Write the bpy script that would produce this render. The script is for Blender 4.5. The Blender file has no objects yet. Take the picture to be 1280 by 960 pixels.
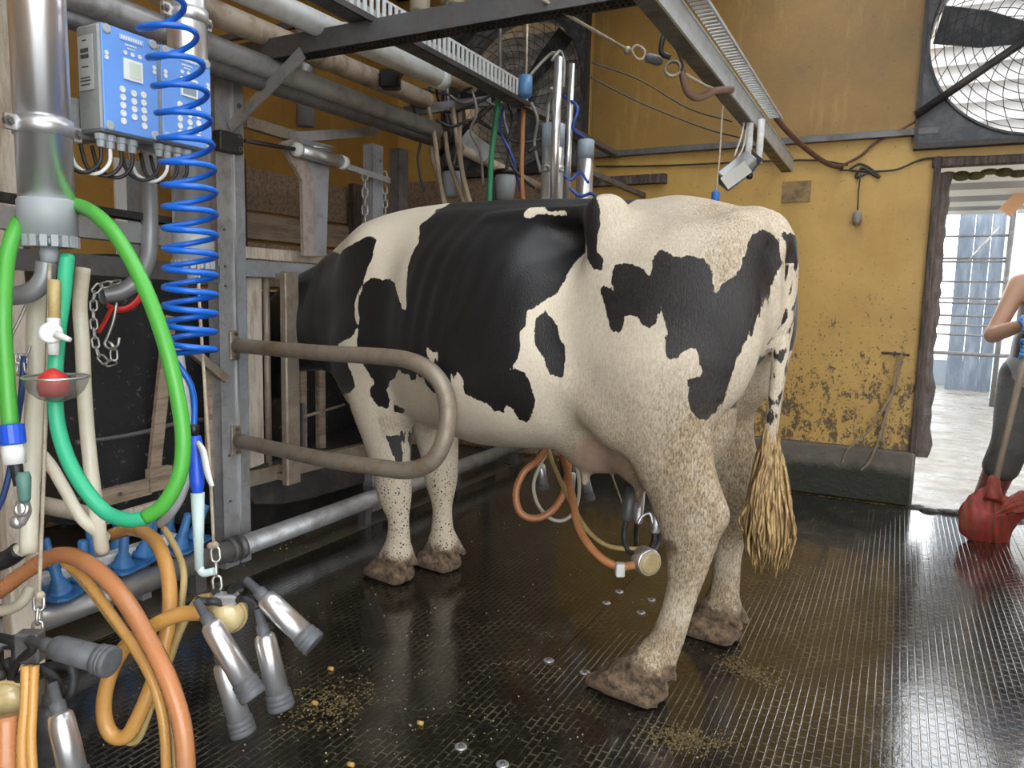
import bpy, bmesh, math, random
import numpy as np
from mathutils import Vector, Matrix

random.seed(7); rng = np.random.default_rng(7)
SC = bpy.context.scene
COL = SC.collection
PI = math.pi

# ------------------------------------------------------------------ camera
CAM_H = 1.2
_v1 = np.array([1125-640, 383-480], float)      # where the stall pipes (+Y) converge
_v2 = np.array([-1150-640, 330-480], float)     # where the back wall's lines (-X) converge
FPX = math.sqrt(-(_v1 @ _v2))
_dy = np.array([_v1[0], -_v1[1], -FPX]); _dy /= np.linalg.norm(_dy)
_dx = -np.array([_v2[0], -_v2[1], -FPX]); _dx /= np.linalg.norm(_dx)
_dz = np.cross(_dx, _dy)
CM = np.array([_dx, _dy, _dz])                  # camera axes -> world
CC = np.array([0, 0, CAM_H])
cam_data = bpy.data.cameras.new('camera')
cam = bpy.data.objects.new('camera', cam_data)
COL.objects.link(cam)
cam_data.sensor_width = 36.0
cam_data.lens = FPX / 1280 * 36.0
cam_data.clip_start = 0.05
cam_data.clip_end = 200
cam.matrix_world = Matrix([[*CM[0], 0.0], [*CM[1], 0.0], [*CM[2], CAM_H], [0, 0, 0, 1]])
SC.camera = cam

def P(px, py, x=None, y=None, z=None, d=None):
    """A point of the place seen at pixel (px, py), on the plane x, y or z = const, or at depth d."""
    r = CM @ np.array([px-640, -(py-480), -FPX])
    if d is not None: t = d / FPX
    elif x is not None: t = x / r[0]
    elif y is not None: t = y / r[1]
    else: t = (z - CAM_H) / r[2]
    p = CC + r*t
    return Vector((float(p[0]), float(p[1]), float(p[2])))

# ------------------------------------------------------------------ view and light
SC.view_settings.view_transform = 'Standard'
SC.view_settings.look = 'None'
SC.view_settings.gamma = 1.0
SC.view_settings.use_curve_mapping = False
SC.view_settings.exposure = 0.2

world = bpy.data.worlds.new('overcast_sky')
SC.world = world
world.use_nodes = True
_nt = world.node_tree
_bg = _nt.nodes['Background']
_bg.inputs['Color'].default_value = (0.93, 0.965, 1.0, 1)
_bg.inputs['Strength'].default_value = 5.5

def area_light(name, loc, target, sx, sy, power, color=(1, 1, 1)):
    l = bpy.data.lights.new(name, 'AREA'); l.shape = 'RECTANGLE'; l.size = sx; l.size_y = sy
    l.energy = power; l.color = color
    o = bpy.data.objects.new(name, l); COL.objects.link(o)
    o.location = loc
    o.rotation_euler = (Vector(target)-Vector(loc)).to_track_quat('-Z', 'Y').to_euler()
    return o
# ------------------------------------------------------------------ materials
MATS = {}
def new_mat(name):
    m = bpy.data.materials.new(name); m.use_nodes = True
    MATS[name] = m
    return m, m.node_tree.nodes, m.node_tree.links, m.node_tree.nodes['Principled BSDF']

def mix(nodes, links, fac, a, b, blend='MIX'):
    n = nodes.new('ShaderNodeMix'); n.data_type = 'RGBA'; n.blend_type = blend
    for i, v in ((0, fac), (6, a), (7, b)):
        if hasattr(v, 'links') or hasattr(v, 'is_linked'): links.new(v, n.inputs[i])
        elif i == 0: n.inputs[0].default_value = v
        else: n.inputs[i].default_value = (*v[:3], 1)
    return n.outputs[2]

def ramp(nodes, links, fac, p0, p1, c0=(0, 0, 0), c1=(1, 1, 1)):
    r = nodes.new('ShaderNodeValToRGB'); links.new(fac, r.inputs[0])
    e = r.color_ramp.elements
    e[0].position = p0; e[1].position = p1; e[0].color = (*c0, 1); e[1].color = (*c1, 1)
    return r.outputs[0]

def noise(nodes, links, scale, detail=4, rough=0.6, vec=None, dist=0.0):
    n = nodes.new('ShaderNodeTexNoise'); n.inputs['Scale'].default_value = scale
    n.inputs['Detail'].default_value = detail; n.inputs['Roughness'].default_value = rough
    n.inputs['Distortion'].default_value = dist
    if vec is not None: links.new(vec, n.inputs['Vector'])
    return n.outputs['Fac']

def coords(nodes, links, kind='Object', scale=None):
    t = nodes.new('ShaderNodeTexCoord').outputs[kind]
    if scale is None: return t
    m = nodes.new('ShaderNodeMapping'); m.inputs['Scale'].default_value = scale
    links.new(t, m.inputs['Vector'])
    return m.outputs['Vector']

def math_n(nodes, links, op, a, b=0.0):
    n = nodes.new('ShaderNodeMath'); n.operation = op
    for i, v in ((0, a), (1, b)):
        if hasattr(v, 'links') or hasattr(v, 'is_linked'): links.new(v, n.inputs[i])
        else: n.inputs[i].default_value = v
    return n.outputs[0]

def bump(nodes, links, bsdf, height, strength=0.3, dist=0.01):
    b = nodes.new('ShaderNodeBump'); b.inputs['Strength'].default_value = strength
    b.inputs['Distance'].default_value = dist
    links.new(height, b.inputs['Height']); links.new(b.outputs[0], bsdf.inputs['Normal'])

def mat(name, color, rough=0.5, metal=0.0, dirt=None, dirt_amt=0.5, dscale=6.0, var=0.12, bumpy=0.0, bscale=60.0,
        trans=0.0, alpha=1.0, emit=None, spec=None, world_tex=True, stretch=None, lo=0.45, hi=0.65, sss=0.0):
    """painted / worn material: base colour with mottling, a second 'dirt' colour in patches, fine relief"""
    if name in MATS: return MATS[name]
    m, N, L, B = new_mat(name)
    B.inputs['Roughness'].default_value = rough; B.inputs['Metallic'].default_value = metal
    if spec is not None: B.inputs['Specular IOR Level'].default_value = spec
    v = coords(N, L, 'Object', stretch)
    n1 = noise(N, L, dscale*0.7, 4, 0.6, v)
    c = mix(N, L, n1, tuple(max(0, k*(1-var)) for k in color), tuple(min(1, k*(1+var)) for k in color))
    if dirt is not None:
        n2 = noise(N, L, dscale, 6, 0.7, v, 0.3)
        f = ramp(N, L, n2, lo, hi)
        f = math_n(N, L, 'MULTIPLY', f, dirt_amt)
        c = mix(N, L, f, c, dirt)
        r2 = math_n(N, L, 'MULTIPLY_ADD', f, 0.35); r2.node.inputs[2].default_value = rough
        L.new(r2, B.inputs['Roughness'])
        if metal > 0:
            mm = math_n(N, L, 'MULTIPLY_ADD', f, -metal*0.8); mm.node.inputs[2].default_value = metal
            L.new(mm, B.inputs['Metallic'])
    L.new(c, B.inputs['Base Color'])
    if bumpy > 0: bump(N, L, B, noise(N, L, bscale, 5, 0.7, v), bumpy, 0.01)
    if trans > 0: B.inputs['Transmission Weight'].default_value = trans
    if alpha < 1: B.inputs['Alpha'].default_value = alpha
    if emit:
        B.inputs['Emission Color'].default_value = (*emit[:3], 1); B.inputs['Emission Strength'].default_value = emit[3]
    if sss > 0:
        B.inputs['Subsurface Weight'].default_value = sss
        B.inputs['Subsurface Radius'].default_value = (0.01, 0.005, 0.003)
    return m

# ------------------------------------------------------------------ geometry
def V3(p): return Vector((float(p[0]), float(p[1]), float(p[2])))

def spline(pts, n=8, closed=False):
    """Catmull-Rom through the points"""
    p = [V3(q) for q in pts]
    if len(p) < 3: return p
    out = []
    m = len(p)
    rng_ = range(m) if closed else range(m-1)
    for i in rng_:
        p1 = p[i]; p2 = p[(i+1) % m]
        p0 = p[(i-1) % m] if (closed or i > 0) else p1*2-p2
        p3 = p[(i+2) % m] if (closed or i < m-2) else p2*2-p1
        for k in range(n):
            t = k/n; t2 = t*t; t3 = t2*t
            out.append(0.5*((2*p1)+(p2-p0)*t+(2*p0-5*p1+4*p2-p3)*t2+(3*p1-p0-3*p2+p3)*t3))
    if not closed: out.append(p[-1])
    return out

def interp_list(vals, n):
    """n values spread over a list of radii"""
    if isinstance(vals, (int, float)): return [vals]*n
    return list(np.interp(np.linspace(0, 1, n), np.linspace(0, 1, len(vals)), vals))

class MB:
    """collects shapes; build() links them as one mesh object"""
    def __init__(s): s.v = []; s.f = []; s.sm = []
    def add(s, v, f, smooth=False):
        o = len(s.v); s.v += [tuple(q) for q in v]
        s.f += [tuple(i+o for i in q) for q in f]; s.sm += [smooth]*len(f)
        return s
    def box(s, c, size, R=None, bev=0.0):
        c = V3(c); hx, hy, hz = size[0]/2, size[1]/2, size[2]/2
        R = R or Matrix.Identity(3)
        if bev <= 0 or bev >= min(hx, hy, hz):
            vs = [c+R@Vector((a*hx, b*hy, d*hz)) for a in (-1, 1) for b in (-1, 1) for d in (-1, 1)]
            return s.add(vs, [(0, 1, 3, 2), (4, 6, 7, 5), (0, 4, 5, 1), (2, 3, 7, 6), (0, 2, 6, 4), (1, 5, 7, 3)])
        b = bev; vs = []; idx = {}
        for a in (-1, 1):
            for e in (-1, 1):
                for d in (-1, 1):
                    for k, q in enumerate(((hx, hy-b, hz-b), (hx-b, hy, hz-b), (hx-b, hy-b, hz))):
                        idx[(a, e, d, k)] = len(vs); vs.append(c+R@Vector((a*q[0], e*q[1], d*q[2])))
        fs = []
        for a in (-1, 1):
            for k, (i, j) in ((0, (1, 2)), (1, (0, 2)), (2, (0, 1))):
                def key(p, q):
                    t = [0, 0, 0]; t[k] = a; t[i] = p; t[j] = q; return idx[(*t, k)]
                q = [key(-1, -1), key(1, -1), key(1, 1), key(-1, 1)]
                flip = (a < 0) ^ (k == 1)
                fs.append(tuple(reversed(q)) if flip else tuple(q))
        for k1, k2, ax in ((0, 1, 2), (1, 2, 0), (0, 2, 1)):
            for p in (-1, 1):
                for q in (-1, 1):
                    def key(kk, r):
                        t = [0, 0, 0]; t[k1] = p; t[k2] = q; t[ax] = r; return idx[(*t, kk)]
                    fs.append((key(k1, -1), key(k1, 1), key(k2, 1), key(k2, -1)))
        for a in (-1, 1):
            for e in (-1, 1):
                for d in (-1, 1): fs.append((idx[(a, e, d, 0)], idx[(a, e, d, 1)], idx[(a, e, d, 2)]))
        return s.add(vs, fs)
    def tube(s, path, r, seg=10, cap=True, closed=False, flat=1.0, up=None):
        """round tube along a path; r a number or a list; flat squeezes one axis"""
        p = [V3(q) for q in path]; n = len(p)
        rs = interp_list(r, n)
        vs = []; fs = []
        tan = []
        for i in range(n):
            a = p[(i-1) % n] if (closed or i > 0) else p[i]
            b = p[(i+1) % n] if (closed or i < n-1) else p[i]
            t = b-a
            tan.append(t.normalized() if t.length > 1e-9 else Vector((0, 0, 1)))
        u = Vector(up) if up is not None else (Vector((0, 0, 1)) if abs(tan[0].z) < 0.9 else Vector((1, 0, 0)))
        nrm = (u-tan[0]*u.dot(tan[0])).normalized()
        for i in range(n):
            nrm = (nrm-tan[i]*nrm.dot(tan[i]))
            nrm = nrm.normalized() if nrm.length > 1e-6 else tan[i].orthogonal().normalized()
            bi = tan[i].cross(nrm)
            for k in range(seg):
                a = 2*PI*k/seg
                vs.append(p[i]+nrm*(math.cos(a)*rs[i])+bi*(math.sin(a)*rs[i]*flat))
        for i in range(n if closed else n-1):
            j = (i+1) % n
            for k in range(seg):
                l = (k+1) % seg
                fs.append((i*seg+k, i*seg+l, j*seg+l, j*seg+k))
        s.add(vs, fs, True)
        if cap and not closed:
            o = len(s.v)-len(vs)
            s.f += [tuple(o+k for k in reversed(range(seg))), tuple(o+(n-1)*seg+k for k in range(seg))]; s.sm += [False]*2
        return s
    def lathe(s, prof, a, b, seg=20, smooth=True, cap=True):
        """profile [(t along a->b in metres, radius)] turned about the axis a->b"""
        a = V3(a); ax = (V3(b)-a).normalized()
        n = ax.orthogonal().normalized(); m = ax.cross(n)
        vs = []; fs = []
        for t, r in prof:
            for k in range(seg):
                an = 2*PI*k/seg
                vs.append(a+ax*t+(n*math.cos(an)+m*math.sin(an))*max(r, 1e-5))
        for i in range(len(prof)-1):
            for k in range(seg):
                l = (k+1) % seg
                fs.append((i*seg+k, i*seg+l, (i+1)*seg+l, (i+1)*seg+k))
        s.add(vs, fs, smooth)
        if cap:
            o = len(s.v)-len(vs)
            s.f += [tuple(o+k for k in reversed(range(seg))), tuple(o+(len(prof)-1)*seg+k for k in range(seg))]; s.sm += [False]*2
        return s
    def prism(s, poly, ext):
        """polygon (3D points, in order) pushed along ext"""
        p = [V3(q) for q in poly]; e = V3(ext); n = len(p)
        vs = p+[q+e for q in p]
        fs = [tuple(reversed(range(n))), tuple(range(n, 2*n))]
        fs += [(i, (i+1) % n, n+(i+1) % n, n+i) for i in range(n)]
        return s.add(vs, fs)
    def ball(s, c, r, seg=12, rings=8, R=None):
        c = V3(c); R = R or Matrix.Identity(3)
        r = (r, r, r) if isinstance(r, (int, float)) else r
        vs = []; fs = []
        for i in range(rings+1):
            th = PI*i/rings
            for k in range(seg):
                a = 2*PI*k/seg
                vs.append(c+R@Vector((r[0]*math.sin(th)*math.cos(a), r[1]*math.sin(th)*math.sin(a), r[2]*math.cos(th))))
        for i in range(rings):
            for k in range(seg):
                l = (k+1) % seg
                fs.append((i*seg+k, (i+1)*seg+k, (i+1)*seg+l, i*seg+l))
        return s.add(vs, fs, True)
    def torus(s, c, ax, R, r, seg=20, sub=8):
        c = V3(c); ax = V3(ax).normalized(); n = ax.orthogonal().normalized(); m = ax.cross(n)
        return s.tube([c+(n*math.cos(2*PI*k/seg)+m*math.sin(2*PI*k/seg))*R for k in range(seg)], r, sub, closed=True)
    def build(s, name, material, parent=None, recalc=True):
        me = bpy.data.meshes.new(name)
        me.from_pydata(s.v, [], s.f); me.update()
        me.polygons.foreach_set('use_smooth', s.sm)
        if recalc:
            bm = bmesh.new(); bm.from_mesh(me)
            bmesh.ops.recalc_face_normals(bm, faces=bm.faces); bm.to_mesh(me); bm.free()
        if material is not None: me.materials.append(material if not isinstance(material, str) else MATS[material])
        o = bpy.data.objects.new(name, me); COL.objects.link(o)
        if parent is not None:
            o.parent = parent
            o.matrix_parent_inverse = Matrix.LocRotScale(parent.location, parent.rotation_euler, parent.scale).inverted() if parent.parent is None else Matrix.Identity(4)
            if parent.parent is not None:
                g = parent.parent
                o.matrix_parent_inverse = (Matrix.LocRotScale(g.location, g.rotation_euler, g.scale) @ g.matrix_parent_inverse.inverted() if False else (world_mat(parent))).inverted()
        return o

def world_mat(o):
    m = Matrix.LocRotScale(o.location, o.rotation_euler, o.scale)
    if o.parent is not None: m = world_mat(o.parent) @ o.matrix_parent_inverse @ m
    return m

def tag(o, label=None, cat=None, group=None, kind=None):
    if label: o['label'] = label
    if cat: o['category'] = cat
    if group: o['group'] = group
    if kind: o['kind'] = kind
    return o

def thing(name, label, cat, loc=(0, 0, 0), rz=0.0, group=None):
    o = bpy.data.objects.new(name, None); COL.objects.link(o)
    o.empty_display_size = 0.1
    o.location = loc; o.rotation_euler = (0, 0, rz)
    return tag(o, label, cat, group, 'thing')

def structure(o):
    o['kind'] = 'structure'
    return o

def share(o, parent, loc, rot=None):
    """a copy of a part under the same or another parent, sharing its mesh"""
    c = o.copy(); COL.objects.link(c); c.parent = parent
    c.location = loc
    if rot is not None: c.rotation_euler = rot
    return c

# ------------------------------------------------------------------ smooth bodies grown from a distance field
class Field:
    def __init__(s, lo, hi, res):
        s.lo = np.array(lo, float); s.res = res
        s.n = np.ceil((np.array(hi)-s.lo)/res).astype(int)+1
        s.F = np.full(s.n, 0.5, np.float32)
        s.ax = [(s.lo[i]+res*np.arange(s.n[i])).astype(np.float32) for i in range(3)]
    def block(s, lo, hi):
        i0 = np.maximum(0, np.floor((np.array(lo)-s.lo)/s.res).astype(int))
        i1 = np.minimum(s.n, np.ceil((np.array(hi)-s.lo)/s.res).astype(int)+1)
        sl = tuple(slice(a, b) for a, b in zip(i0, i1))
        X, Y, Z = np.meshgrid(*[s.ax[i][sl[i]] for i in range(3)], indexing='ij', sparse=True)
        return sl, X, Y, Z
    def join(s, sl, d, k):
        a = s.F[sl]
        if k <= 0: s.F[sl] = np.minimum(a, d); return
        h = np.clip(0.5+0.5*(a-d)/k, 0, 1)
        s.F[sl] = a*(1-h)+d*h-k*h*(1-h)
    def cut(s, sl, d, k):
        """carve away where d<0"""
        a = s.F[sl]; d = -d
        h = np.clip(0.5-0.5*(a-d)/max(k, 1e-5), 0, 1)
        s.F[sl] = a*(1-h)+d*h+k*h*(1-h)
    def capsule(s, a, b, ra, rb, k=0.03, sy=1.0, carve=False):
        a = np.array(a, float); b = np.array(b, float); m = max(ra, rb)+k+0.04
        sl, X, Y, Z = s.block(np.minimum(a, b)-m, np.maximum(a, b)+m)
        ab = b-a; l2 = max(ab@ab, 1e-9)
        t = np.clip(((X-a[0])*ab[0]+(Y-a[1])*ab[1]+(Z-a[2])*ab[2])/l2, 0, 1)
        q = np.sqrt((X-a[0]-t*ab[0])**2+((Y-a[1]-t*ab[1])*sy)**2+(Z-a[2]-t*ab[2])**2)
        d = (q-(ra+(rb-ra)*t))/ (sy if sy > 1 else 1)**0.5
        (s.cut if carve else s.join)(sl, d, k)
    def chain(s, pts, radii, k=0.03, sy=1.0, sub=4):
        """a smooth tapering limb through the points, blended into what is there as one piece"""
        q = np.array([[*p, r] for p, r in zip(pts, radii)], float); n = len(q)
        if n > 2:
            e = np.vstack([2*q[0]-q[1], q, 2*q[-1]-q[-2]]); o = []
            for i in range(n-1):
                p0, p1, p2, p3 = e[i:i+4]
                for t in np.arange(sub)/sub:
                    o.append(0.5*(2*p1+(p2-p0)*t+(2*p0-5*p1+4*p2-p3)*t*t+(3*p1-p0-3*p2+p3)*t**3))
            q = np.array(o+[q[-1]])
        m = q[:, 3].max()+k+0.04
        sl, X, Y, Z = s.block(q[:, :3].min(0)-m, q[:, :3].max(0)+m)
        D = None
        for i in range(len(q)-1):
            a, b = q[i, :3], q[i+1, :3]; ra, rb = q[i, 3], q[i+1, 3]
            ab = b-a; l2 = max(ab@ab, 1e-9)
            t = np.clip(((X-a[0])*ab[0]+(Y-a[1])*ab[1]+(Z-a[2])*ab[2])/l2, 0, 1)
            d = (np.sqrt((X-a[0]-t*ab[0])**2+((Y-a[1]-t*ab[1])*sy)**2+(Z-a[2]-t*ab[2])**2)-(ra+(rb-ra)*t))/max(sy, 1)**0.5
            D = d if D is None else np.minimum(D, d)
        s.join(sl, D, k)
    def ell(s, c, r, k=0.05, rot=0.0, axis='y', carve=False):
        c = np.array(c, float); r = np.array(r, float); m = r.max()+k+0.03
        sl, X, Y, Z = s.block(c-m, c+m)
        X = X-c[0]; Y = Y-c[1]; Z = Z-c[2]; ca, sa = math.cos(rot), math.sin(rot)
        if axis == 'y': X, Z = X*ca+Z*sa, -X*sa+Z*ca
        elif axis == 'z': X, Y = X*ca+Y*sa, -X*sa+Y*ca
        else: Y, Z = Y*ca+Z*sa, -Y*sa+Z*ca
        q = np.sqrt((X/r[0])**2+(Y/r[1])**2+(Z/r[2])**2)
        g = np.sqrt((X/r[0]**2)**2+(Y/r[1]**2)**2+(Z/r[2]**2)**2)
        d = q*(q-1)/np.maximum(g, 1e-6)
        (s.cut if carve else s.join)(sl, d, k)
    def mesh(s, relax=2):
        """surface nets"""
        F = s.F; ins = F < 0
        c = np.zeros(tuple(np.array(F.shape)-1), np.uint8)
        offs = [(a, b, d) for a in (0, 1) for b in (0, 1) for d in (0, 1)]
        nx, ny, nz = c.shape
        for a, b, d in offs: c += ins[a:a+nx, b:b+ny, d:d+nz]
        idx = np.argwhere((c > 0) & (c < 8))
        vals = {o: F[idx[:, 0]+o[0], idx[:, 1]+o[1], idx[:, 2]+o[2]] for o in offs}
        acc = np.zeros((len(idx), 3)); cnt = np.zeros(len(idx))
        for o in offs:
            for ax in range(3):
                if o[ax]: continue
                p = list(o); p[ax] = 1; p = tuple(p)
                va, vb = vals[o], vals[p]
                cr = (va < 0) != (vb < 0)
                t = np.where(cr, va/np.where(cr, va-vb, 1), 0)
                pos = np.array(o, float)[None, :].repeat(len(idx), 0); pos[:, ax] += t
                acc[cr] += pos[cr]; cnt[cr] += 1
        V = s.lo+(idx+acc/cnt[:, None])*s.res
        num = np.full(c.shape, -1, np.int64); num[idx[:, 0], idx[:, 1], idx[:, 2]] = np.arange(len(idx))
        quads = []
        for ax in range(3):
            a = [slice(None)]*3; b = [slice(None)]*3; a[ax] = slice(0, -1); b[ax] = slice(1, None)
            A = ins[tuple(a)]; B = ins[tuple(b)]
            e = np.argwhere(A != B)
            o1, o2 = [(1, 2), (2, 0), (0, 1)][ax]
            e = e[(e[:, o1] > 0) & (e[:, o2] > 0) & (e[:, o1] < c.shape[o1]) & (e[:, o2] < c.shape[o2])]
            def cell(d1, d2):
                q = e.copy(); q[:, o1] -= d1; q[:, o2] -= d2
                return num[q[:, 0], q[:, 1], q[:, 2]]
            q = np.stack([cell(1, 1), cell(0, 1), cell(0, 0), cell(1, 0)], 1)
            fl = ~A[e[:, 0], e[:, 1], e[:, 2]]
            q[fl] = q[fl][:, ::-1]
            quads.append(q)
        Q = np.concatenate(quads)
        Q = Q[(Q >= 0).all(1)]
        for _ in range(relax):
            s_ = np.zeros_like(V); n_ = np.zeros(len(V))
            for i in range(4):
                a, b = Q[:, i], Q[:, (i+1) % 4]
                for x, y in ((a, b), (b, a)):
                    for k in range(3): s_[:, k] += np.bincount(x, V[y, k], len(V))
                    n_ += np.bincount(x, minlength=len(V))
            V = 0.5*V+0.5*s_/np.maximum(n_, 1)[:, None]
        return V, Q

def np_mesh(name, V, Q, material, parent=None, attrs=None):
    me = bpy.data.meshes.new(name)
    me.vertices.add(len(V)); me.vertices.foreach_set('co', V.astype(np.float32).ravel())
    k = Q.shape[1]
    me.loops.add(len(Q)*k); me.loops.foreach_set('vertex_index', Q.astype(np.int32).ravel())
    me.polygons.add(len(Q)); me.polygons.foreach_set('loop_start', np.arange(0, len(Q)*k, k, dtype=np.int32))
    me.polygons.foreach_set('use_smooth', np.ones(len(Q), bool))
    me.update(calc_edges=True)
    for n, a in (attrs or {}).items():
        at = me.attributes.new(n, 'FLOAT', 'POINT'); at.data.foreach_set('value', a.astype(np.float32))
    me.materials.append(MATS[material] if isinstance(material, str) else material)
    o = bpy.data.objects.new(name, me); COL.objects.link(o)
    if parent is not None: o.parent = parent
    return o

def _beam(s, a, b, w, h, up=(0, 0, 1), bev=0.0):
    """bar of w x h section from a to b (h along up)"""
    a = V3(a); b = V3(b); t = b-a; L_ = t.length; t = t/L_
    u = V3(up); u = u-t*u.dot(t)
    if u.length < 1e-4: u = t.orthogonal()
    u.normalize(); n = t.cross(u)
    R = Matrix((t, n, u)).transposed()
    return s.box((a+b)/2, (L_, w, h), R, bev)
MB.beam = _beam

def _channel(s, a, b, w, h, th, open_dir, up=(0, 0, 1)):
    """C-section from a to b: web w wide, flanges h deep towards open_dir"""
    a = V3(a); b = V3(b); t = (b-a).normalized()
    o = V3(open_dir); o = (o-t*o.dot(t)).normalized(); n = t.cross(o)
    s.beam(a, b, w, th, up=o)
    for k in (1, -1):
        off = n*(k*(w/2-th/2))+o*(h/2)
        s.beam(a+off, b+off, th, h, up=o)
    return s
MB.channel = _channel

def bolt(parent, p, nrm, r=0.009, m='bolt_steel', name='bolt'):
    a = V3(p); n = V3(nrm).normalized()
    return MB().lathe([(0, r), (r*0.7, r), (r*0.7, r*0.55), (r*1.3, r*0.5)], a, a+n, 6, False).build(name, m, parent)

def rope_path(a, b, sag=0.0, n=8):
    a = V3(a); b = V3(b)
    return [a.lerp(b, i/n)+Vector((0, 0, -sag*4*(i/n)*(1-i/n))) for i in range(n+1)]

def chain_links(parent, pts, link=0.028, r=0.0028, material='chain_steel'):
    """a chain of real links along a path, each its own part"""
    p = [V3(q) for q in pts]
    L_ = [0]
    for i in range(1, len(p)): L_.append(L_[-1]+(p[i]-p[i-1]).length)
    n = max(1, int(L_[-1]/(link*0.78))); first = None
    me = None
    for k in range(n):
        d = (k+0.5)/n*L_[-1]
        i = max(j for j in range(len(p)-1) if L_[j] <= d+1e-9)
        t = (p[i+1]-p[i]).normalized(); c = p[i]+t*(d-L_[i])
        u = t.orthogonal().normalized(); v = t.cross(u)
        if k % 2: u, v = v, u*-1
        if me is None:
            mb = MB(); q = []
            for j in range(12):
                a = 2*PI*j/12
                q.append((math.cos(a)*(link*0.28)+(0), 0, math.sin(a)*(link*0.28)+(link*0.22 if math.sin(a) > 0 else -link*0.22)))
            o = mb.tube(q, r, 5, closed=True).build('chain_link', material, None); me = o.data
        else:
            o = bpy.data.objects.new('chain_link', me); COL.objects.link(o)
        R = Matrix((u, v, t)).transposed().to_4x4()
        o.parent = parent
        o.matrix_parent_inverse = world_mat(parent).inverted()
        o.location = c; o.rotation_euler = R.to_euler()
# ------------------------------------------------------------------ materials of the place
mat('galv', (0.44, 0.45, 0.46), 0.45, 0.55, dirt=(0.16, 0.12, 0.09), dirt_amt=0.55, dscale=9, bumpy=0.05)
mat('galv_blue', (0.36, 0.39, 0.42), 0.5, 0.35, dirt=(0.24, 0.19, 0.15), dirt_amt=0.6, dscale=8)
mat('galv_dark', (0.17, 0.17, 0.175), 0.5, 0.6, dirt=(0.10, 0.08, 0.06), dirt_amt=0.7, dscale=10)
mat('stainless', (0.80, 0.80, 0.81), 0.30, 0.88, var=0.03)
mat('stainless_dull', (0.64, 0.65, 0.66), 0.38, 0.8, var=0.08)
mat('bolt_steel', (0.22, 0.21, 0.20), 0.45, 0.8)
mat('chain_steel', (0.62, 0.62, 0.60), 0.35, 0.9)
mat('rusty_tube', (0.34, 0.29, 0.23), 0.5, 0.45, dirt=(0.19, 0.115, 0.06), dirt_amt=0.75, dscale=7, bumpy=0.08)
mat('white_pipe', (0.78, 0.81, 0.80), 0.4, 0.0, dirt=(0.36, 0.28, 0.18), dirt_amt=0.45, dscale=8)
mat('beige_pipe', (0.55, 0.47, 0.37), 0.5, 0.0, dirt=(0.20, 0.13, 0.07), dirt_amt=0.7, dscale=9)
mat('old_board', (0.36, 0.28, 0.20), 0.8, 0.0, dirt=(0.13, 0.09, 0.06), dirt_amt=0.7, dscale=5, bumpy=0.3, bscale=30, stretch=(6, 0.6, 6))
mat('pale_board', (0.62, 0.55, 0.45), 0.75, 0.0, dirt=(0.27, 0.19, 0.12), dirt_amt=0.7, dscale=7, bumpy=0.2, stretch=(4, 4, 0.8))
mat('strand_board', (0.33, 0.24, 0.165), 0.85, 0.0, dirt=(0.16, 0.10, 0.06), dirt_amt=0.8, dscale=38, bumpy=0.3, bscale=60)
mat('dark_wood', (0.055, 0.04, 0.032), 0.7, 0.0, dirt=(0.20, 0.17, 0.15), dirt_amt=0.7, dscale=9, bumpy=0.5, bscale=25, stretch=(5, 5, 0.7))
mat('grey_wood', (0.17, 0.155, 0.15), 0.8, 0.0, dirt=(0.08, 0.06, 0.05), dirt_amt=0.8, dscale=10, bumpy=0.5, bscale=30, stretch=(5, 5, 0.7))
mat('black_plastic', (0.013, 0.013, 0.014), 0.35)
mat('black_rubber', (0.016, 0.016, 0.018), 0.45, dirt=(0.07, 0.065, 0.06), dirt_amt=0.5, dscale=25)
mat('grey_rubber', (0.115, 0.12, 0.13), 0.5, dirt=(0.05, 0.05, 0.05), dirt_amt=0.5, dscale=25)
mat('dark_iron', (0.045, 0.043, 0.045), 0.5, 0.5, dirt=(0.11, 0.09, 0.075), dirt_amt=0.6, dscale=8, bumpy=0.1)
mat('white_plastic', (0.78, 0.79, 0.76), 0.4, var=0.04)
mat('cream_hose', (0.72, 0.68, 0.55), 0.35, dirt=(0.50, 0.42, 0.27), dirt_amt=0.5, dscale=4, sss=0.1)
mat('rope_fibre', (0.55, 0.47, 0.36), 0.85, dirt=(0.30, 0.22, 0.15), dirt_amt=0.6, dscale=30, bumpy=0.4, bscale=300)

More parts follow.
